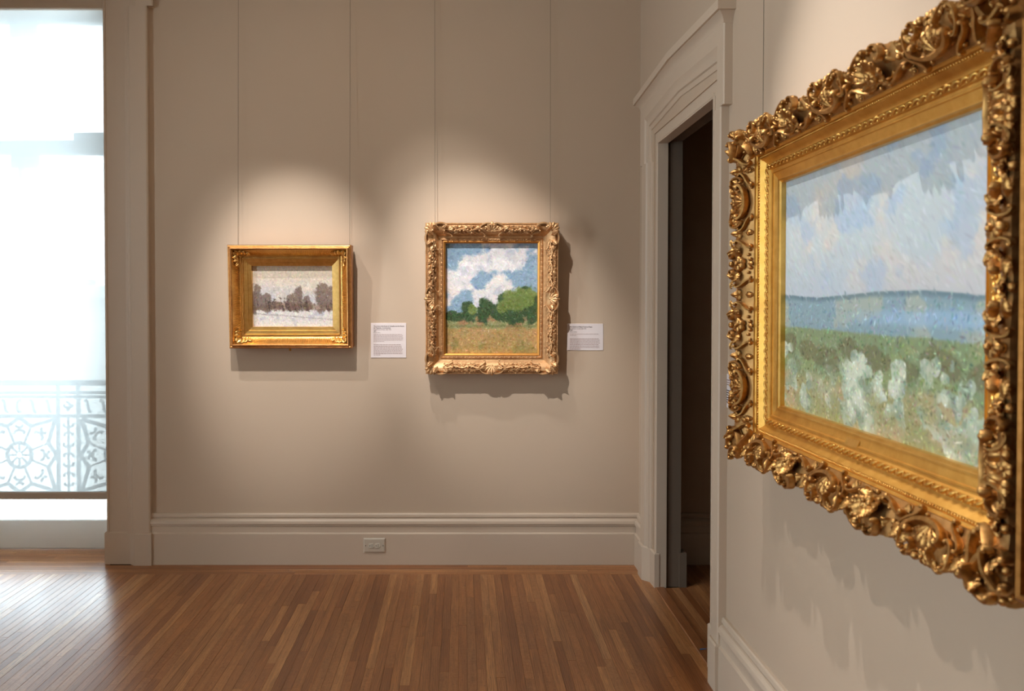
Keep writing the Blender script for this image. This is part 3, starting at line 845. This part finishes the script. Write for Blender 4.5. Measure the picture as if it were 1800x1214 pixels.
def picture_orchard(h=260, w=218):
    Y, X = grid(h, w); n1 = fbm(h, w, 4, 11, 5); n2 = fbm(h, w, 9, 12)
    img = np.ones((h, w, 3))*col(140, 166, 188)
    cl = sm(n1 + .25*(Y - .25), .44, .54)*(1 - sm(Y, .62, .7)); img = blend(img, cl, col(226, 222, 222)); img = blend(img, cl*sm(n2, .52, .7)*.6, col(184, 186, 200)); img = blend(img, cl*sm(-n2, -.45, -.3)*.5, col(240, 230, 218))
    far = sm(Y + .05*(n2-.5), .63, .65); img = blend(img, far, col(150, 150, 104)); img = blend(img, far*sm(n2, .45, .6)*.7, col(176, 120, 92))
    img = blend(img, blobs(h, w, [(.10, .66, .12, .05), (.26, .62, .10, .09), (.42, .60, .09, .13), (.56, .63, .10, .08), (.70, .58, .16, .15), (.86, .55, .16, .16), (.97, .60, .10, .12)], 15, .45), col(66, 88, 58))
    img = blend(img, blobs(h, w, [(.72, .52, .12, .09), (.86, .49, .12, .09), (.62, .58, .06, .05), (.30, .60, .05, .05)], 17, .6)*.8, col(124, 140, 74))
    fld = sm(Y + .03*(n2-.5), .755, .775); img = blend(img, fld, col(176, 146, 92)); img = blend(img, fld*sm(n2, .5, .62)*.6, col(140, 134, 82)); img = blend(img, fld*sm(n1, .5, .62)*.4, col(198, 156, 112))
    img = blend(img, sm(-abs(Y - .745), -.012, -.006)*.7, col(118, 124, 78))
    img = dabs(img, 5200, 13, (3, 8), (1.2, 2.4), .05)
    return dabs(img, 2600, 14, (2, 4), (.8, 1.5), .10, region=sm(Y, .5, .62))
def picture_valley(h=330, w=440):
    Y, X = grid(h, w); n1 = fbm(h, w, 4, 21, 5); n2 = fbm(h, w, 10, 22); n3 = fbm(h, w, 22, 23, 3)
    img = np.ones((h, w, 3))*col(186, 196, 200)
    img = blend(img, sm(n1, .45, .62)*.7, col(212, 200, 188)); img = blend(img, sm(n2 + .2*(.3 - abs(Y-.2)), .56, .72)*.5, col(150, 176, 206)); img = blend(img, sm(Y, .30, .52)*.45, col(172, 182, 198))
    hz = .50 + .012*np.sin(X*7) + .02*(n1-.5)
    far = sm(Y - hz, 0, .008); img = blend(img, far, col(134, 158, 168)); img = blend(img, far*sm(n2, .46, .58)*.6, col(176, 178, 160)); img = blend(img, far*(1-sm(Y - hz, .01, .03))*.7, col(96, 120, 130))
    hazy = sm(-abs(Y - .585 - .02*(n2-.5)), -.04, -.01); img = blend(img, hazy*sm(X, .25, .75)*.75, col(150, 180, 206))
    mea = sm(Y - .635 - .03*(n1-.5), 0, .015); img = blend(img, mea, col(128, 144, 110)); img = blend(img, mea*sm(n2, .5, .62)*.5, col(150, 160, 110))
    img = blend(img, blobs(h, w, [(.04+.09*k + .02*((k*7) % 3), .71 + .015*((k*5) % 4), .06, .045) for k in range(11)], 25, .5)*.75, col(112, 112, 84))
    low = sm(Y - .80 - .05*(n1-.5), 0, .05); img = blend(img, low, col(156, 154, 112)); img = blend(img, low*sm(n2, .52, .66)*.6, col(186, 164, 130))
    pts = []; g_ = np.random.RandomState(29)
    for r_ in range(5):
        for k in range(16): pts.append((g_.rand(), .73 + .05*r_ + g_.uniform(-.02, .02), g_.uniform(.014, .030)*(1 + .25*r_), g_.uniform(.018, .034)*(1 + .25*r_)))
    bl_ = blobs(h, w, pts, 26, .9)*sm(n1 + .3*(X - .5), .36, .52); img = blend(img, bl_*.85, col(176, 190, 172)); img = blend(img, bl_*sm(n3, .52, .66)*.7, col(214, 218, 198)); img = blend(img, bl_*sm(-n3, -.46, -.36)*.55, col(116, 134, 114))
    img = dabs(img, 5200, 24, (5, 12), (1.4, 3.2), .024, (.3, 1.2), 1 - sm(Y, .47, .52))
    img = dabs(img, 6500, 27, (2, 6), (1, 2), .08, region=sm(Y, .48, .54))
    return dabs(img, 3500, 28, (1.5, 3.5), (.8, 1.6), .13, region=sm(Y, .62, .72))

# ---- frame with the fluted cove
def k9(l, f=.9): return [(t*f, p) for t, p in l]
P1 = k9([(0, .012), (0, .040), (.022, .045), (.023, .050), (.027, .051), (.046, .055), (.048, .060), (.053, .060), (.0535, .054), (.0625, .054), (.063, .060), (.066, .061)])
P1R = k9([(.106, .110), (.108, .114), (.113, .116), (.117, .113), (.1175, .107), (.121, .106), (.126, .109), (.132, .107), (.136, .100), (.137, .088), (.134, .080), (.134, 0)])
f1 = Frame('framed_picture', (-1.008, YB, 1.31), (R(3.2), 0, 0), .478, .362, .123, P1 + P1R, 'small landscape-format snowy picture in a fluted gold frame on the far wall', 'gilt framed pictures on the walls', 'warm')
f1.moulding([(.022*.9, M_GOLD_F1), (.06, M_GOLD_F1), (.2, M_GOLD_F1)], P1, 'inner_moulding')
f1.moulding([(.2, M_GOLD_F1R)], P1R, 'outer_moulding')
f1.beads(.058*.9, .057, .0030, .0072, M_GOLD_F1, 'pearl_string')
for side in SIDES:                      # fluted cove
    b = MB(); t0, t1 = .066*.9, .106*.9
    cov = [(t0 + (t1-t0)*q, .061 + .049*(q**1.7)) for q in (0, .2, .4, .6, .8, 1)]
    h = f1.half(side); n = int(2*(h + t0)/.0084)
    rings = []
    for k in range(n*3 + 1):
        s_ = -1 + 2*k/(n*3); d = (0, -.0002, -.0022)[k % 3] if 0 < k < n*3 else 0
        d = (.0012, .0012, -.0034)[k % 3] if 0 < k < n*3 else 0
        rings.append([f1.point(side, s_*(h + t), t, p + (d if 0 < i < 5 else 0)) for i, (t, p) in enumerate(cov)])
    b.loft(rings); b.build('fluted_cove', M_GOLD_F1, f1.root)
for side in SIDES:                      # acanthus leaves at the mitres
    h = f1.half(side)
    for sg in (-1, 1):
        for dx, rt, sc in ((.036, .20, .046), (.048, .0, .050), (.062, -.30, .052), (.020, .55, .040)):
            f1.put('leaf', side, sg*(h + dx), .058, .064, sc, rot=sg*rt, slope=1.0, zs=.5)
f1.canvas(.015, picture_snow()); f1.back(.10, .011)
b = MB(); b.cbox((-.022, -.05, -.020), (-.010, -.044, .004), .001, axis=1); b.ball((-.016, -.052, -.012), .0035, 6, 4)
b.build('brass_tab', M_BRASS, f1.root)

# ---- carved pale frame
P2 = [(0, .016), (0, .047), (.010, .051), (.012, .050), (.013, .046), (.017, .047), (.022, .056), (.027, .053), (.030, .048), (.040, .050), (.049, .058), (.051, .062),
      (.055, .066), (.070, .082), (.085, .092), (.098, .094), (.104, .088), (.105, .084), (.108, .084), (.110, .090), (.114, .091), (.117, .086), (.118, .076), (.112, .066), (.112, 0)]
f2 = Frame('framed_picture', (.176, YB, 1.158), (R(2.2), 0, 0), .546, .654, .116, P2, 'upright picture of clouds and greenery in a carved pale gold frame', 'gilt framed pictures on the walls', 'pale')
f2.moulding([(.0115, M_GOLD_F2B), (.2, M_GOLD_F2)])
f2.beads(.112, .090, .0034, .0085, M_GOLD_F2)
BAND2 = (.051, .104)
def q2(kind, side, sa, t, sc, rot=0, lift=0, zs=1.0, mirror=False, name=None):
    return f2.put(kind, side, sa, t, f2.p_at(t, BAND2) + lift, sc, rot, .45 if t < .09 else .1, zs, mirror, name)
for side in SIDES:
    h = f2.half(side) + .08
    n = 4 if side in ('top', 'bottom') else 5
    for sg in (-1, 1):
        mir = sg < 0
        for k in range(n):              # running scrollwork between centre and corner
            sa = sg*(.085 + (h - .170)*(k + .5)/n); e_ = bool(k % 2)
            q2('s_scroll', side, sa, .079, .066, sg*(.4 if e_ else -.4), 0, 1.1, mir != e_)
            q2('c_scroll', side, sa + sg*.020, .064 if e_ else .094, .036, math.pi*(k % 2), 0, 1.2)
            q2('c_scroll', side, sa - sg*.018, .094 if e_ else .064, .034, math.pi*((k + 1) % 2), 0, 1.2)
            q2('leaf', side, sa - sg*.010, .072, .034, -sg*(.9 if e_ else 2.0), .001, 1.0)
            q2('leaf', side, sa + sg*.012, .080, .030, sg*(.9 if e_ else 2.2), .001, 1.0)
        for k in range(2*n):            # small volutes along both edges of the band
            sa = sg*(.075 + (h - .150)*(k + .5)/(2*n))
            q2('c_scroll', side, sa, .058, .028, math.pi, 0, 1.1); q2('leaf', side, sa + sg*.012, .060, .022, sg*.7, 0, 1.0)
            q2('c_scroll', side, sa, .099, .027, 0, -.001, 1.1)
        for k in range(3*n):
            sa = sg*(.07 + (h - .140)*(k + .5)/(3*n))
            q2('leaf', side, sa, .090 if k % 2 else .066, .024, sg*(1.3 if k % 2 else -1.6), 0, 1.0); q2('berry', side, sa + sg*.008, .083 if k % 2 else .073, .008)
        # corner cartouche
        q2('c_scroll', side, sg*(h - .052), .104, .080, math.pi, 0, 1.1)
        q2('acanthus_leaf', side, sg*(h - .034), .072, .056, -sg*.45, .001, .8)
        q2('acanthus_leaf', side, sg*(h - .066), .074, .050, sg*.5, .001, .8)
        q2('leaf', side, sg*(h - .086), .072, .046, sg*1.1, .001, .9)
        q2('s_scroll', side, sg*(h - .094), .062, .06, sg*.2, 0, 1.1, mir)
    # centre cartouche
    q2('shell', side, 0, .070, .058, 0, -.004, .6)
    for sg in (-1, 1):
        q2('c_scroll', side, sg*.042, .102, .064, math.pi - sg*.4, 0, 1.1)
        q2('s_scroll', side, sg*.062, .068, .064, sg*.5, 0, 1.1, sg < 0)
        q2('acanthus_leaf', side, sg*.028, .066, .048, -sg*.9, .001, .8)
        q2('leaf', side, sg*.060, .080, .040, -sg*1.2, .001, .9)
    h0 = f2.half(side); nn = int(2*h0/.026)
    for k in range(nn):
        f2.put('strip_leaf', side, -h0 + 2*h0*(k + .5)/nn, .022, .052, .021, 0, 0, .6)
for side, other in (('bottom', -1), ('bottom', 1), ('top', -1), ('top', 1)):
    f2.put('shell', side, other*(f2.half(side) + .074), .074, f2.p_at(.074, BAND2) - .002, .052, -other*R(45), .2, .6)
f2.canvas(.020, picture_orchard()); f2.back(.10, .014)

# ---- large ornate frame on the right-hand wall
P3 = [(0, .016), (0, .037), (.007, .041), (.008, .045), (.012, .046), (.013, .043), (.034, .049), (.035, .053), (.039, .054), (.041, .051), (.047, .052), (.050, .057), (.058, .061), (.066, .058), (.069, .055),
      (.074, .056), (.081, .061), (.087, .069), (.090, .072), (.091, .069), (.099, .070), (.0995, .076), (.104, .079), (.105, .084),
      (.107, .084), (.107, .05)]
f3 = Frame('framed_picture', (XR, (2.484 + 1.509)/2, EYE - .335 - .195), (0, 0, R(-90)), .975, .7215, .195, P3, 'large valley landscape in a deep ornate gilded frame beside the doorway', 'gilt framed pictures on the walls', 'big')
f3.moulding([(.0125, M_GOLD_BRIGHT), (.1045, M_GOLD_SATIN), (.3, M_GOLD_BAND)])
f3.beads(.095, .0715, .0032, .009, M_GOLD_BRIGHT)
MOTIFS = {'top': [(-.44, 'p'), (-.22, 'a'), (0, 'p'), (.22, 'a'), (.44, 'p')], 'left': [(-.315, 'p'), (-.105, 'f'), (.105, 'f'), (.315, 'p')]}
MOTIFS['bottom'] = MOTIFS['top']; MOTIFS['right'] = MOTIFS['left']
def lobe3(side, s):
    h = f3.half(side) + .150; v = 0
    for c, _ in MOTIFS[side]: v = max(v, max(0, 1 - ((s - c)/.082)**2)**.55)
    for c in (-h, h): v = max(v, max(0, 1 - ((s - c)/.10)**2)**.55)
    return v
def band3(side, s, q):
    """carved ground of the outer band: q = 0 at its inner edge, 1 at its outer edge"""
    v = lobe3(side, s); fine = abs(math.sin(s/.0105))
    tout = .176 + .013*v + .003*fine; pc = .112 + .014*v + .002*fine
    t = .106 + (tout - .106)*q
    p = .083 + (pc - .083)*math.sin(min(1, q*1.12)*math.pi/2)
    return t, p
for side in SIDES:
    b = MB(); h = f3.half(side); N = int(2*h/.0035); rings = []
    for k in range(N + 1):
        f_ = -1 + 2*k/N; row = []
        for q in (0, .15, .3, .45, .6, .72, .84, .93, 1.0):
            s_ = f_*(h + .15); t, p = band3(side, s_, q); row.append(f3.point(side, f_*(h + t), t, p))
        s_ = f_*(h + .15); t, p = band3(side, s_, 1.0)
        for dt, pp in ((.002, p - .014), (0, p - .034), (-.006, p - .044), (-.006, .058)): row.append(f3.point(side, f_*(h + t + dt), t + dt, pp))
        for tt_ in ((.170, .056), (.170, 0)): row.append(f3.point(side, f_*(h + tt_[0]), *tt_))
        rings.append(row)
    b.loft(rings); b.build('carved_ground', M_GOLD_BAND, f3.root, smooth=40)
def q3(kind, side, sa, t, sc, rot=0, lift=0, zs=1.0, mirror=False, name=None, slope=None):
    q = (t - .106)/.078; _, p = band3(side, sa, max(0, min(1, q)))
    if slope is None: slope = .55 if q < .45 else (.25 if q < .75 else -.15)
    return f3.put(kind, side, sa, t, p + lift, sc, rot, slope, zs, mirror, name)
def palmette(side, s):
    q3('shell', side, s, .124, .056, 0, .001, .95)
    q3('c_scroll', side, s, .134, .112, 0, .002, .9)
    for g_ in (-1, 1):
        q3('c_scroll', side, s + g_*.044, .176, .050, -g_*2.2, .001, 1.3)
        q3('c_scroll', side, s + g_*.076, .160, .060, g_*1.5, .001, 1.2)
        q3('s_scroll', side, s + g_*.074, .126, .064, g_*.5, .001, 1.1, g_ < 0)
        q3('leaf', side, s + g_*.062, .150, .036, -g_*.5, .001, .9)
        q3('berry', side, s + g_*.026, .188, .020, 0, -.004); q3('berry', side, s + g_*.060, .182, .016, 0, -.002)
        q3('berry', side, s + g_*.060, .114, .014, 0, .001); q3('berry', side, s + g_*.046, .112, .010, 0, .001)
        q3('leaf', side, s + g_*.020, .178, .034, -g_*1.2, .001, .9)
    q3('rosette', side, s, .184, .018, 0, -.002, 1.0)
def acanthus(side, s):
    for rt, sc in ((-1.75, .050), (-1.25, .056), (-.75, .060), (-.28, .062), (.28, .062), (.75, .060), (1.25, .056), (1.75, .050)):
        q3('acanthus_leaf', side, s, .128, sc, rt, .004, .8)
    q3('rosette', side, s, .130, .020, 0, .020, 1.2)
    for g_ in (-1, 1):
        q3('c_scroll', side, s + g_*.040, .176, .062, math.pi - g_*.7, .002, 1.3)
        q3('berry', side, s + g_*.040, .184, .024, 0, 0); q3('berry', side, s + g_*.014, .190, .018, 0, -.004)
        q3('s_scroll', side, s + g_*.078, .124, .074, g_*.6, .001, 1.2, g_ > 0)
        q3('leaf', side, s + g_*.040, .110, .030, -g_*.5, .001, .9)
        q3('berry', side, s + g_*.018, .111, .013, 0, .001); q3('berry', side, s + g_*.030, .112, .010, 0, .001)
        q3('leaf', side, s + g_*.072, .146, .044, g_*.8, .001, 1.0)
        q3('berry', side, s + g_*.090, .150, .015, 0, .001)
def floret(side, s):
    q3('rosette', side, s, .144, .027, 0, .002, 1.1)
    for g_ in (-1, 1):
        q3('c_scroll', side, s + g_*.028, .176, .050, -g_*1.5, .001, 1.3)
        q3('acanthus_leaf', side, s + g_*.022, .146, .042, -g_*1.55, .001, .9)
        q3('acanthus_leaf', side, s + g_*.052, .160, .036, g_*.5, .001, 1.0)
        q3('berry', side, s + g_*.014, .113, .014, 0, .001); q3('berry', side, s + g_*.030, .118, .012, 0, .001); q3('berry', side, s + g_*.046, .114, .010, 0, .001)
        q3('s_scroll', side, s + g_*.066, .130, .066, g_*.9, .001, 1.2, g_ < 0)
        q3('leaf', side, s + g_*.050, .180, .036, -g_*1.4, .001, .9)
    q3('leaf', side, s, .122, .026, math.pi, .001, .8); q3('berry', side, s, .176, .022, 0, .001)
FN = {'p': palmette, 'a': acanthus, 'f': floret}
for side in SIDES:
    h = f3.half(side) + .195
    for s_, k_ in MOTIFS[side]: FN[k_](side, s_)
    cs = [c for c, _ in MOTIFS[side]]
    mids = [(a_ + b_)/2 for a_, b_ in zip(cs, cs[1:])] + [cs[0] - .105, cs[-1] + .105]
    for s_ in mids:
        q3('acanthus_leaf', side, s_, .146, .040, 0, .001, 1.0); q3('berry', side, s_, .180, .020, 0, -.002)
        for g_ in (-1, 1): q3('leaf', side, s_ + g_*.006, .146, .034, g_*.9, .001, .9)
        q3('leaf', side, s_, .136, .034, math.pi, .001, .8); q3('rosette', side, s_, .114, .009, 0, .001, 1.0)
    for g_ in (-1, 1):                  # corner foliage on both sides of each mitre
        q3('c_scroll', side, g_*(h - .060), .172, .078, -g_*1.0 + math.pi/2, .002, 1.3)
        q3('s_scroll', side, g_*(h - .105), .138, .080, g_*.9, .001, 1.2, g_ < 0)
        q3('acanthus_leaf', side, g_*(h - .085), .160, .046, -g_*.7, .001, 1.0)
        q3('berry', side, g_*(h - .036), .188, .024, 0, -.004); q3('berry', side, g_*(h - .066), .190, .019, 0, -.004); q3('berry', side, g_*(h - .012), .184, .018, 0, -.004)
        q3('leaf', side, g_*(h - .118), .116, .036, g_*.6, .001, .9)
    h0 = f3.half(side) + .058; nn = int(2*h0/.027)
    for k in range(nn):
        f3.put('strip_leaf', side, -h0 + 2*h0*(k + .5)/nn, .058, .0595, .026, 0, 0, .75)
for side in ('top', 'bottom'):
    for g_ in (-1, 1):
        f3.put('shell', side, g_*(f3.half(side) + .122), .122, .098, .070, -g_*R(45), 0.1, .95)
        f3.put('rosette', side, g_*(f3.half(side) + .178), .178, .116, .020, 0, 0, 1.0)
        f3.put('c_scroll', side, g_*(f3.half(side) + .140), .140, .110, .115, -g_*R(45), 0.1, 1.1)
f3.canvas(.022, picture_valley()); f3.back(.165, .014)
b = MB(); b.loft([[(-.032, -.0470, .195 - .022), (-.032, -.0482, .195 - .022), (-.032, -.0560, .195 - .040), (-.032, -.0530, .195 - .040)], [(.032, -.0470, .195 - .022), (.032, -.0482, .195 - .022), (.032, -.0560, .195 - .040), (.032, -.0530, .195 - .040)]], closed=True, caps=True)
b.build('title_plate', M_GOLD_BRIGHT, f3.root)

# ---- neighbouring frame, only its edge in view
P4 = [(0, .04), (0, .05), (.02, .056), (.03, .07), (.06, .085), (.075, .118), (.082, .128), (.088, .126), (.090, .118), (.094, .118), (.097, .134), (.104, .137), (.110, .132), (.112, .115), (.108, .10), (.108, 0)]
f4 = Frame('framed_picture', (XR, .87, 1.069), (0, 0, R(-90)), .62, .76, .115, P4, 'plain moulded gilded frame cut off at the picture edge next to the ornate one', 'gilt framed pictures on the walls', 'big')
f4.moulding([(.2, M_GOLD_DARK)]); f4.beads(.092, .122, .004, .012, M_GOLD_BRIGHT)
g4 = np.ones((60, 50, 3))*col(150, 160, 150); Y4, X4 = grid(60, 50); g4 = blend(g4, sm(Y4, .5, .6), col(120, 126, 84)); g4 = dabs(g4, 500, 41, (3, 7), (1, 2), .06)
f4.canvas(.042, g4); f4.back(.10, .038)

# ------------------------------------------------------------------ hanging wires
def wire(p0, p1, label, group):
    d = Vector(p1) - Vector(p0)
    b = MB(); n = 6
    b.tube([Vector((0, 0, 0)), d*.5, d], .0011, 6)
    z = d.normalized(); a = Vector((1, 0, 0)); 
    b.ball((0, 0, 0), .003, 6, 4)
    o = b.build('hanging_wire', M_WIRE); o.location = p0
    return tag(o, label, 'wire', group)
def bw(px_top, px_bot, zbot, pbot, label):
    xt = (px_top - 812)*(YB - .01)/F_PX; xb = (px_bot - 812)*(YB - pbot)/F_PX
    zt = CEIL - .1
    t = (EYE + 531*YB/F_PX - zbot)/(zt - zbot)
    wire((xb, YB - pbot, zbot), (xb + (xt - xb)/t, YB - .012, zt), label, 'picture hanging wires')
bw(423, 419, 1.88, .045, 'thin wire above the snowy picture on its side towards the window')
bw(617.5, 615, 1.88, .045, 'thin wire above the snowy picture on its side towards the carved frame')
bw(764.5, 765, 2.0, .04, 'thin wire above the cloud picture on its side towards the window')
bw(966, 967, 2.0, .04, 'thin wire above the cloud picture on its side towards the doorway')
wire((XR - .03, 2.66, 2.10), (XR - .012, 2.70, CEIL - .1), 'thin dark wire above the large ornate frame, next to the doorway', 'picture hanging wires')
wire((XR - .03, 1.30, 2.10), (XR - .012, 1.30, CEIL - .1), 'thin dark wire above the large ornate frame, at its end away from the doorway', 'picture hanging wires')

# ------------------------------------------------------------------ label cards
def text_mesh(txt, size, bold=False):
    cu = bpy.data.curves.new('lettering', 'FONT'); cu.body = txt; cu.size = size; cu.resolution_u = 2
    if bold: cu.offset = size*.018
    o = bpy.data.objects.new('lettering', cu); C.objects.link(o)
    dg = bpy.context.evaluated_depsgraph_get(); dg.update()
    me = bpy.data.meshes.new_from_object(o.evaluated_get(dg))
    bpy.data.objects.remove(o, do_unlink=True); bpy.data.curves.remove(cu)
    return me
def card(name, loc, rot, w, h, title, small, lines, label):
    """root at the lower left of the card; local x right, z up, -y to the viewer"""
    root = empty(name, loc, label, 'label', 'wall label cards', rot)
    b = MB(); b.cbox((0, -.003, 0), (w, 0, h), .0006, axis=1); b.build('card', M_CARD, root)
    def line(txt, z, size, bold, mat, maxw):
        me = text_mesh(txt, size, bold); me.materials.clear(); me.materials.append(mat)
        xs = [v.co.x for v in me.vertices]
        sx = min(1.0, maxw/(max(xs) - min(xs))) if xs else 1
        o = link('lettering', me, root); o.location = (.016, -.0036, z); o.rotation_euler = (R(90), 0, 0); o.scale = (sx, 1, 1)
    z = h - .022
    for t_, sz, bd, wd in title:
        line(t_, z, sz, bd, M_INK, wd); z -= sz*1.12
    g_ = random.Random(len(label))
    for spec, n, dz, th, mat in lines:
        b = MB(); z -= dz*spec
        for k in range(n):
            x = .016; xe = w - .018 - g_.uniform(0, .012) if k < n - 1 else .016 + (w - .03)*g_.uniform(.2, .6)
            while x < xe - .004:
                l = min(g_.uniform(.005, .017), xe - x)
                b.box((x, -.0036, z), (x + l, -.0031, z + th)); x += l + .0022
            z -= dz
        o = b.build('small_print', mat, root); o['kind'] = 'stuff'
s_ = YB/F_PX
def cw(px): return (px - 812)*s_
def cz(py): return EYE + (531 - py)*s_
card('wall_label', (cw(652), YB, cz(628.5)), (0, 0, 0), .212, .209,
     [('The corner of the Route de Versailles and the Chemin', .0092, True, .184), ("de l\u2019Aqueduc, Louveciennes", .0092, True, .11), ('Camille Pissarro (French, 1830\u20131903)', .0078, False, .105), ('1869', .0075, True, .02), ('Oil on canvas', .0075, False, .04)], None,
     [(.3, 7, .0069, .0020, M_INK2), (1.6, 8, .0088, .0030, M_INK2)], 'white printed label card between the two small frames')
card('wall_label', (cw(997), YB, cz(615.5)), (0, 0, 0), .217, .160,
     [('The Church and Manor House at \u00c9ragny', .0095, True, .135), ('Camille Pissarro (French, 1830\u20131903)', .0085, False, .098), ('1884', .008, True, .018), ('Oil on canvas', .008, False, .042)], None,
     [(.4, 2, .0078, .0020, M_INK2), (1.5, 8, .0088, .0030, M_INK2)], 'white printed label card between the carved frame and the doorway')
card('wall_label', (XR, 3.115, 1.155), (0, 0, R(-90)), .21, .135, [], None, [(.5, 3, .009, .004, M_INK2), (1.5, 6, .0095, .0042, M_INK)], 'white label card half hidden behind the large ornate frame')

# ------------------------------------------------------------------ outlet in the baseboard
ol = empty('wall_outlet', (cw(657.5)*.993, YB - .034, .075), 'painted double electrical outlet set sideways in the baseboard', 'outlet')
b = MB(); 
pw, ph = .133, .088
r = [[(-pw/2, 0, 0), (pw/2, 0, 0), (pw/2, 0, ph), (-pw/2, 0, ph)]]
for ins, d in ((0, .002), (.004, .0055), (.009, .007)):
    r.append([(-pw/2 + ins, -d, ins), (pw/2 - ins, -d, ins), (pw/2 - ins, -d, ph - ins), (-pw/2 + ins, -d, ph - ins)])
b.loft(r, closed=True, caps=True); b.build('cover_plate', M_OUTLET, ol)
for cx in (-.0185, .0185):
    b = MB(); pts = []
    for k in range(20):
        a = 2*math.pi*k/20; x = .0165*math.cos(a); z = max(-.0145, min(.0145, .0185*math.sin(a))); pts.append((cx + x, z))
    b.loft([[(x, -.006, ph/2 + z) for x, z in pts], [(x, -.0095, ph/2 + z) for x, z in pts], [(cx + (x - cx)*.94, -.0102, ph/2 + z*.94) for x, z in pts]], closed=True, caps=True)
    rec = b.build('receptacle', M_RECEP, ol)
    b = MB()
    b.box((cx + .001, -.0106, ph/2 + .004), (cx + .0085, -.0098, ph/2 + .0065)); b.box((cx + .002, -.0106, ph/2 - .0065), (cx + .008, -.0098, ph/2 - .004))
    b.tube([(cx - .008, -.0098, ph/2), (cx - .008, -.0107, ph/2)], .0026, 8)
    b.build('slots', M_SLOT, rec)
for cx in (-.052, .052):
    b = MB(); b.tube([(cx, -.006, ph/2), (cx, -.0082, ph/2)], .003, 8); b.build('screw', M_SLOT, ol)

# scrap of blue tape on the floor by the doorway
b = MB(); b.loft([[(0, 0, .0005), (.012, .004, .0008), (.030, .002, .004)], [(.001, .011, .0006), (.013, .013, .001), (.031, .010, .003)]])
o = b.build('tape_scrap', M_TAPE); o.location = (1.075, 3.44, .008); tag(o, 'tiny scrap of blue tape on the floor by the doorway', 'tape')
